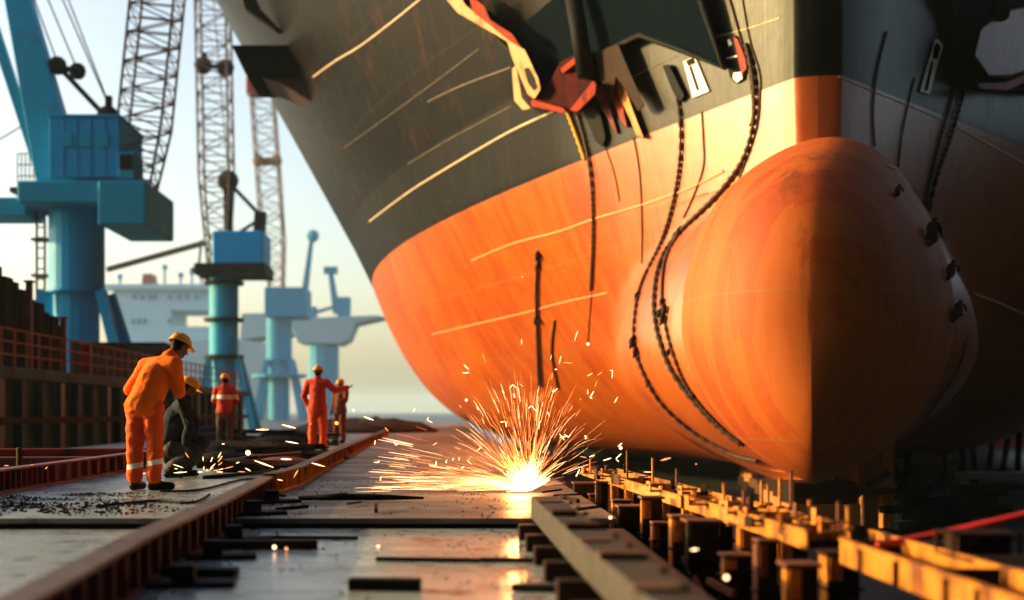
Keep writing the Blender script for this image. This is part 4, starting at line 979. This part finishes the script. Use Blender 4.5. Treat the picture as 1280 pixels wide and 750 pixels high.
def person(loc, J, label, jacket, trousers, vox=.012, gloves=False, fat=1.0, long=True, helmet='helmet', trmat=None, seed=0, up=None, group=None, hem=.16, sleeve=1.0, clip=False):
    b = MB(); Hd = V3(J['head']); rot = head_rot(J['face'], up); c = lambda x, y, z: Hd+rot @ Vector((x, y, z))
    # head: skull, jaw, nose, ears, brow, lips
    b.ball(c(0, -.01, .02), (.073, .095, .105), rot); b.ball(c(0, .028, -.045), (.052, .06, .062), rot); b.ball(c(0, .062, -.085), (.026, .022, .02), rot)
    b.capsule(c(0, .086, .008), c(0, .108, -.026), .010, .015, 8, 3)
    for sx in (-1, 1):
        b.ball(c(.074*sx, -.008, -.01), (.010, .022, .032), rot, 8, 6); b.capsule(c(.016*sx, .088, .03), c(.045*sx, .076, .028), .009, .008, 8, 3)
        b.ball(c(.044*sx, .064, -.025), (.022, .02, .02), rot, 8, 6)
    b.capsule(c(-.02, .082, -.056), c(.02, .082, -.056), .008, .008, 8, 3)
    nk, ch, pv = V3(J['neck']), V3(J['chest']), V3(J['pelvis'])
    b.capsule(nk, c(0, -.02, -.06), .060, .056); b.capsule(nk, ch, .07, .13); b.capsule(ch, pv, .13, .125)
    for s_ in 'LR':
        sh_, el, ha = V3(J['sh'+s_]), V3(J['el'+s_]), V3(J['ha'+s_]); hi, kn, an, to = [V3(J[q+s_]) for q in ('hip', 'kn', 'an', 'toe')]
        b.capsule(ch.lerp(nk, .6), sh_, .085, .062); b.capsule(sh_, el, .052, .042); b.capsule(el, ha, .042, .027)
        d = (ha-el).normalized(); sd = V3(J.get('th'+s_, J['face'])); hand(b, ha, d, sd, J.get('curl', .7))
        b.capsule(pv, hi, .12, .09); b.capsule(hi, kn, .085, .058); b.capsule(kn, an, .058, .038); b.capsule(an, to, .04, .03)
    body = fused(b, min(vox, .009), 'person', M['skin'], smooth=2); body.location = loc
    tag(body, label, 'person', group)
    # trousers
    t = MB(); t.capsule(pv+(ch-pv)*.12, pv, .145*fat, .16*fat)
    for s_ in 'LR':
        hi, kn, an = [V3(J[q+s_]) for q in ('hip', 'kn', 'an')]
        lo = an+(kn-an).normalized()*.05
        t.capsule(pv, hi, .145*fat, .125*fat); t.capsule(hi, kn, .118*fat, .092*fat); t.capsule(kn, lo, .092*fat, .080*fat)
    fused(t, vox, 'trousers', trmat or M[trousers], body, 3, .015, 5, seed)
    # jacket
    t = MB(); waist = pv.lerp(ch, .25); t.capsule(nk+(ch-nk)*.25, ch, .105*fat, .175*fat); t.capsule(ch, waist, .175*fat, .175*fat); t.capsule(waist, waist+(pv-ch).normalized()*hem, .18*fat, .205*fat, m=1)
    for s_ in 'LR':
        sh_, el, ha = V3(J['sh'+s_]), V3(J['el'+s_]), V3(J['ha'+s_])
        t.capsule(ch.lerp(nk, .55), sh_, .13*fat, .088*fat); t.capsule(sh_, el, .088*fat, .068*fat)
        if sleeve > 1e-3: t.capsule(el, el.lerp(ha, .88*sleeve), .068*fat, .055*fat)
    t.capsule(nk+(Hd-nk)*.1, nk+(Hd-nk)*.28, .085, .078)
    jk = fused(t, vox, 'jacket', M[jacket], body, 4, .010, 5, seed+5)
    if clip:
        ax = (pv-ch).normalized(); hpnt = waist+ax*(hem+.06)
        for v in jk.data.vertices:
            e = (v.co-hpnt).dot(ax)+.012*math.sin(v.co.x*40)
            if e > 0: v.co -= ax*e*.97
    for s_ in 'LR':
        an, to = V3(J['an'+s_]), V3(J['toe'+s_]); kn = V3(J['kn'+s_])
        f = MB(); f.capsule(an+(kn-an).normalized()*.12, an, .062, .06); f.capsule(an+Vector((0, 0, -.03)), to, .052, .044); 
        heel = an-(to-an).normalized()*.03; heel.z = to.z; f.capsule(heel, to, .045, .042)
        zmin = min(an.z, to.z)-.052
        o = fused(f, .010, 'boot', M['boot'], body, 2)
        lo_ = J.get('sole', 0.0)
        for v in o.data.vertices: v.co.z = max(v.co.z, lo_) if to.z < .3 else v.co.z
    if gloves:
        for s_ in 'LR':
            el, ha = V3(J['el'+s_]), V3(J['ha'+s_]); f = MB(); d = (ha-el).normalized()
            f.capsule(ha-d*(.26 if sleeve < .7 else .08), ha+d*.01, .052 if sleeve < .7 else .046, .036); hand(f, ha, d, V3(J.get('th'+s_, J['face'])), J.get('curl', .7), 1.0, .004)
            fused(f, .008, 'glove', M['glove'], body, 1)
    # hair and hard hat
    f = MB(); f.ball(c(0, -.03, .015), (.079, .088, .095), rot); f.ball(c(0, -.062, -.035), (.058, .04, .055), rot); fused(f, .01, 'hair', M['hair'], body, 2)
    hm = MB(); n, m_ = 28, 10; V = []; Fc = []
    for i in range(m_+1):
        t_ = math.pi/2*i/m_
        for k_ in range(n):
            a = 2*math.pi*k_/n; V.append(c(.106*math.cos(a)*math.sin(t_), -.012+.132*math.sin(a)*math.sin(t_), .045+.115*math.cos(t_)))
    for i in range(m_):
        for k_ in range(n): Fc.append((i*n+k_, (i+1)*n+k_, (i+1)*n+(k_+1) % n, i*n+(k_+1) % n))
    hm.add(V, Fc); V = []
    for ring in (0, 1):
        for k_ in range(n):
            a = 2*math.pi*k_/n; fr = max(0, math.sin(a))**2*.045*ring+.010*ring
            V.append(c((.106+.012*ring)*math.cos(a), -.012+(.132+.008*ring+fr)*math.sin(a) if math.sin(a) > 0 else -.012+(.132+.01*ring)*math.sin(a), .045-.012*ring))
    hm.add(V, [(k_, (k_+1) % n, n+(k_+1) % n, n+k_) for k_ in range(n)])
    hm.capsule(c(0, -.11, .12), c(0, .09, .125), .014, .014, 8, 3)
    o = hm.build('hard_hat', M[helmet], body, smooth=True); o.matrix_parent_inverse = Matrix.Identity(4); so_ = o.modifiers.new('s', 'SOLIDIFY'); so_.thickness = .005; so_.offset = 0
    return body
def band_mat(name, base, zb, zw=.05, mt=None, slope=0.0):
    m = M[base].copy(); m.name = name; nt = m.node_tree; b = nt.nodes['Principled BSDF']
    src = b.inputs['Base Color'].links[0].from_socket
    tc = N(nt, 'ShaderNodeTexCoord'); sp = N(nt, 'ShaderNodeSeparateXYZ'); nt.links.new(tc.outputs['Object'], sp.inputs[0])
    z = math_(nt, 'MULTIPLY_ADD', sp.outputs[0], slope, sp.outputs[2])
    f = math_(nt, 'LESS_THAN', math_(nt, 'ABSOLUTE', math_(nt, 'SUBTRACT', z, zb)), zw/2)
    nt.links.new(mixc(nt, f, src, (.8, .79, .76)), b.inputs['Base Color']); return m
tr1 = band_mat('orange_trousers_banded', 'orange_cloth', .295, .055, slope=-.18)
W1 = dict(pelvis=(-.06,0,.93), chest=(.03,.10,1.22), neck=(.15,.19,1.435), head=(.265,.28,1.565), face=(.62,.62,-.42),
  shL=(-.10,.24,1.36), elL=(-.27,.22,1.09), haL=(-.20,.32,.87), shR=(.25,.06,1.37), elR=(.30,.10,1.07), haR=(.35,.24,.81), thL=(1,.3,0), thR=(-.4,1,0),
  hipL=(-.15,.03,.88), knL=(-.17,.04,.49), anL=(-.17,.02,.09), toeL=(-.12,.16,.045), hipR=(.035,-.03,.88), knR=(.06,0,.49), anR=(.055,-.03,.09), toeR=(.22,.05,.045))
person((-3.23, 13.0, 0), W1, 'bending person in full orange workwear and yellow hard hat, seen from behind', 'orange_jacket', 'orange_cloth', .011, True, 1.0, trmat=tr1, seed=1, up=(.1,.2,1), sleeve=.12, hem=.16, clip=True)
W2 = dict(pelvis=(-.10,.10,.40), chest=(.00,.04,.78), neck=(.09,.0,1.01), head=(.15,-.02,1.15), face=(.75,.35,-.45),
  shL=(.02,.20,.95), elL=(.18,.24,.70), haL=(.16,.05,.50), shR=(.12,-.18,.94), elR=(.20,-.20,.66), haR=(.12,-.12,.44), thL=(1,.2,0), thR=(1,.2,0),
  hipL=(-.05,.18,.38), knL=(.28,.20,.46), anL=(.02,.22,.10), toeL=(.18,.24,.045), hipR=(-.05,-.02,.38), knR=(.22,-.10,.34), anR=(-.10,-.06,.10), toeR=(.06,-.08,.045))
person((-3.49, 15.5, 0), W2, 'person in dark navy workwear and yellow hard hat crouching behind the bent worker', 'navy_cloth', 'charcoal_cloth', .012, True, 1.05, seed=2)
def standing(hgt=1.76, lean=0, face=(0, 1, 0), armL=None, armR=None):
    k_ = hgt/1.76; f = Vector(face).normalized(); r = Vector((f.y, -f.x, 0))
    def P(a, b_, z): v = r*a+f*b_; return tuple((v.x*k_+lean*z, v.y*k_, z*k_))
    J = dict(pelvis=P(0,0,.95), chest=P(0,0,1.27), neck=P(0,.0,1.49), head=P(0,.03,1.63), face=tuple(f+Vector((0, 0, -.15))),
      shL=P(-.19,0,1.42), elL=P(-.25,-.02,1.13), haL=P(-.21,.12,.92), shR=P(.19,0,1.42), elR=P(.25,-.02,1.13), haR=P(.21,.12,.92), thL=tuple(f), thR=tuple(f),
      hipL=P(-.09,0,.90), knL=P(-.11,.02,.49), anL=P(-.12,-.02,.09), toeL=P(-.14,.13,.045), hipR=P(.09,0,.90), knR=P(.11,.02,.49), anR=P(.12,-.02,.09), toeR=P(.14,.13,.045))
    if armL: J['elL'], J['haL'] = [P(*q) for q in armL]
    if armR: J['elR'], J['haR'] = [P(*q) for q in armR]
    return J
J3 = standing(1.72, 0, (.1, 1, 0), ((-.27,.05,1.15), (-.10,.24,1.05)), ((.27,.05,1.15), (.10,.24,1.05)))
vest = band_mat('red_vest_banded', 'red_cloth', 1.20, .10)
M['vest'] = vest
person((at(281,0,28).x, 28, -.004), J3, 'person in red top with pale back band standing far behind the crouching worker', 'vest', 'brown_cloth', .014, seed=3)
J4 = standing(1.82, 0, (.25, 1, 0), ((-.28,-.05,1.15), (-.22,.08,.95)), ((.30,.22,1.27), (.46,.62,1.34)))
person((at(397,0,25.5).x, 25.5, 0), J4, 'person in orange red overalls beyond the girder reaching towards a colleague', 'red_cloth', 'orange_cloth', .014, seed=4, hem=.22)
J5 = standing(1.74, .03, (-.5, -.8, 0), ((-.26,.1,1.18), (-.22,.3,1.2)), ((.22,.0,1.13), (.2,.1,.92)))
person((at(424,0,33).x, 33, -.004), J5, 'person in dark maroon workwear facing the overalled colleague, farthest back', 'maroon_cloth', 'maroon_cloth', .014, seed=6, fat=.92)

# ================================================================ SPARKS
M['spark_hot'] = emis('spark_hot', (1, .60, .30), 1.7)
M['spark_orange'] = emis('spark_orange', (1, .36, .10), .75)
M['spark_red'] = emis('spark_red', (1, .22, .06), .32)
SP = Vector((.86, 12.6, .02))
mb = MB(); rg = random.Random(11)
def streak(p0, d, L, r, mi, drop=.12):
    pts = []; rs = []
    for i in range(5):
        t = i/4; p = p0+d*L*t; p.z -= drop*(L*t)**2; pts.append(p); rs.append(r*(.45+.8*math.sin(math.pi*(.15+.75*t))))
    mb.tube(pts, rs, 4, mi)
for i in range(520):      # upward fan
    a = rg.gauss(R(97), R(33)); a = min(max(a, R(12)), R(172))
    rmax = 1.18*(.55+.45*math.sin(a)); r0 = rmax*rg.random()**1.15*.85+.02; L = rg.uniform(.05, .42)*(1.1-.35*r0)
    dv = Vector((math.cos(a), rg.uniform(-.35, .35), math.sin(a))).normalized()
    streak(SP+Vector((rg.uniform(-.10, .04), 0, .02))+dv*r0, dv, L, rg.uniform(.0005, .0014), rg.choice((0, 1, 1, 2, 2)), rg.uniform(.05, .9))
for i in range(380):      # low jet to the left
    a = R(180)-abs(rg.gauss(0, R(10))); r0 = rg.random()**1.4*1.5; L = rg.uniform(.10, .40)
    dv = Vector((math.cos(a), rg.uniform(-.25, .12), math.sin(a))).normalized(); p = SP+Vector((0, 0, .015))+dv*r0
    streak(p, Vector((dv.x, dv.y, dv.z*.6)), L, rg.uniform(.0008, .0018), rg.choice((0, 1, 1, 2)), .03)
for i in range(90):      # dense root
    a = R(rg.uniform(25, 180)); r0 = rg.uniform(0, .12); dv = Vector((math.cos(a), rg.uniform(-.3, .3), math.sin(a))).normalized()
    streak(SP+dv*r0, dv, rg.uniform(.08, .25), rg.uniform(.002, .004), 0)
for i in range(46):       # broken sparks at the edge of the fan, forked
    a = R(rg.uniform(15, 175)); r0 = rg.uniform(.7, 1.7)*(.6 if a < R(60) else 1); dv = Vector((math.cos(a), rg.uniform(-.4, .4), abs(math.sin(a))*.8+.05)); p = SP+dv*r0
    e = Vector((rg.uniform(-1, 1), 0, rg.uniform(-1, 1))).normalized(); streak(p, e, rg.uniform(.02, .09), rg.uniform(.002, .0045), rg.choice((0, 0, 1)))
    if rg.random() < .4: streak(p, Vector((e.z, 0, -e.x)), rg.uniform(.02, .06), .003, 0)
for j in range(len(mb.v)):
    if mb.v[j][2] < .004: mb.v[j] = (mb.v[j][0], mb.v[j][1], .004)
o = mb.build('sparks', [M['spark_hot'], M['spark_orange'], M['spark_red']], fix=False); tag(o, 'fan of bright welding sparks flying up and left from the cut on the deck', 'sparks', kind='stuff')
mb = MB()
def drop(px, py, Y, L=.0, ang=0, r=.012, mi=0):
    c = at(px, py, Y); d = Vector((math.cos(R(ang)), 0, math.sin(R(ang))))
    if L: L *= .7; r *= .5; mb.tube([c-d*L/2, c, c+d*L/2], [r*.3, r, r*.4], 6, mi)
    else: mb.ball(c, r, n=8, m=6, mi=mi)
for px, py, Y, L, ang, r in [(260,683,8.4,0,0,.014),(343,684,8,0,0,.014),(358,686,8,0,0,.012),(393,636,11,0,0,.014),(400,653,10,0,0,.010),(473,684,8.3,0,0,.014),(868,687,6.5,.06,5,.014),(908,722,6,0,0,.014),(763,647,9,0,0,.012),
    (310,587,13.5,.10,150,.014),(328,537,13,.2,0,.02),(361,533,13,.22,165,.02),(365,553,13,.2,170,.016),(310,566,14,0,0,.03),(330,580,12.5,.3,160,.018),(358,574,12.5,.16,178,.02),(398,581,12,.2,165,.014),(461,523,13.5,.16,160,.022),(370,592,11.5,.12,60,.012),
    (421,529,12,0,0,.02),(832,574,11,.14,15,.018),(870,580,11,.03,0,.01),(776,560,12,0,0,.016),(442,513,13,0,0,.012),(58,585,13,.05,40,.01),(40,581,13,.03,0,.01),(8,582,13,.08,5,.01),(583,459,12,.1,135,.012),(582,466,12,.1,0,.014),(583,500,12,0,0,.014),(605,447,12,.14,110,.008),(652,427,12,.08,90,.01),(653,346,12,0,0,.008),
    (735,430,12.5,0,0,.016),(775,556,12,.08,40,.012),(740,570,12,.08,20,.012),(810,590,11,.12,0,.006),(680,650,10,.08,10,.01),(388,530,13,.05,45,.01),(279,555,14,.05,0,.012),(350,600,12,.08,170,.01),(700,450,12,.12,75,.008),(720,420,12,.16,72,.007),(690,470,12,.1,80,.007),(745,480,12,.1,70,.007),(770,500,12,.1,60,.008)]:
    drop(px, py, Y, L, ang, r, 0 if rg.random() < .7 else 1)
for i in range(26):       # second, smaller burst by the crouching worker
    a = R(rg.uniform(-5, 185)); r0 = rg.random()**1.3*.55; c = Vector((-3.05, 15.0, .10))+Vector((math.cos(a)*1.3, rg.uniform(-.2, .2), math.sin(a)*.35))*r0
    e = Vector((math.cos(a), 0, math.sin(a)*.6-.1)); L = rg.uniform(.04, .16); mb.tube([c, c+e*L*.5, c+e*L], [.002, .005, .002], 4, rg.choice((0, 0, 1)))
o = mb.build('stray_sparks', [M['spark_hot'], M['spark_orange']], fix=False); tag(o, 'stray glowing sparks and droplets scattered over the deck and around the workers', 'sparks', kind='stuff')
# glowing hot gas at the cut: an emitting, very thin cloud, bright at its heart
def glow_cloud(name, c, r, dens, col, lab):
    m = bpy.data.materials.new(name); m.use_nodes = True; nt = m.node_tree; nt.nodes.clear()
    out = N(nt, 'ShaderNodeOutputMaterial'); em = N(nt, 'ShaderNodeEmission'); em.inputs[0].default_value = (*col, 1)
    tc = N(nt, 'ShaderNodeTexCoord'); ln = N(nt, 'ShaderNodeVectorMath', operation='LENGTH'); nt.links.new(tc.outputs['Object'], ln.inputs[0])
    f = math_(nt, 'POWER', math_(nt, 'MAXIMUM', math_(nt, 'SUBTRACT', 1.0, ln.outputs['Value']), 0.0), 2.6)
    nt.links.new(math_(nt, 'MULTIPLY', f, dens), em.inputs[1]); nt.links.new(em.outputs[0], out.inputs['Volume'])
    b = MB(); b.ball((0, 0, 0), 1.0, n=24, m=14); o = b.build(name, m, fix=False); o.location = c; o.scale = r; tag(o, lab, 'glow', kind='stuff'); return o
glow_cloud('hot_gas', (.42, 12.6, .12), (.90, .4, .10), 6.5, (1, .55, .18), 'white hot glowing gas at the root of the sparks')
glow_cloud('hot_gas', (.35, 12.6, .34), (1.2, .5, .33), .6, (1, .28, .05), 'wide orange glow of hot smoke around the root of the sparks')
pl = bpy.data.lights.new('cutting_arc', 'POINT'); pl.energy = 32; pl.color = (1, .45, .12); pl.shadow_soft_size = .12
po = bpy.data.objects.new('cutting_arc', pl); COL.objects.link(po); po.location = (.75, 12.5, .2)

# ================================================================ HAZE
mb = MB(); mb.box(-3050, 3050, -45, 6050, -2.7, 75)
m = bpy.data.materials.new('haze'); m.use_nodes = True; nt = m.node_tree; nt.nodes.clear()
out = N(nt, 'ShaderNodeOutputMaterial'); pv = N(nt, 'ShaderNodeVolumePrincipled'); pv.inputs['Color'].default_value = (.62, .82, 1.0, 1); pv.inputs['Density'].default_value = .0002
nt.links.new(pv.outputs[0], out.inputs['Volume'])
o = mb.build('haze', m); tag(o, kind='stuff'); o['label'] = 'pale haze over the whole shipyard'; o['category'] = 'haze'

# ---------------------------------------------------------------- labels that single out each repeat, by its place in the picture
NUM = ['leftmost', 'second from the left', 'third from the left', 'fourth from the left', 'fifth from the left', 'sixth from the left', 'seventh from the left',
       'eighth from the left', 'ninth from the left', 'tenth from the left', 'eleventh from the left', 'twelfth from the left', 'thirteenth from the left', 'fourteenth from the left', 'fifteenth from the left', 'rightmost']
def number(prefix, text):
    L = sorted([o for o in COL.objects if o.parent is None and o.name.split('.')[0] == prefix], key=lambda o: o.location.x/max(o.location.y, .1))
    for i, o in enumerate(L): o['label'] = text.format('rightmost' if i == len(L)-1 else NUM[i])
number('scrap_heap', 'dark scrap heap behind the workers, {} heap')
number('timber_stack', 'dark stack on the shaded slip floor, {} stack')
number('anchor_pin', 'thin upright pin on the cradle, {} pin')
number('clamp_bracket', 'orange clamp bracket on the cradle, {} bracket')
number('ship_prop', 'thin dark prop under the hull, {} prop')
number('steel_offcut', 'small dark steel offcut near the sparks, {} offcut')
number('cleat', 'small rusty cleat on the cradle, {}')
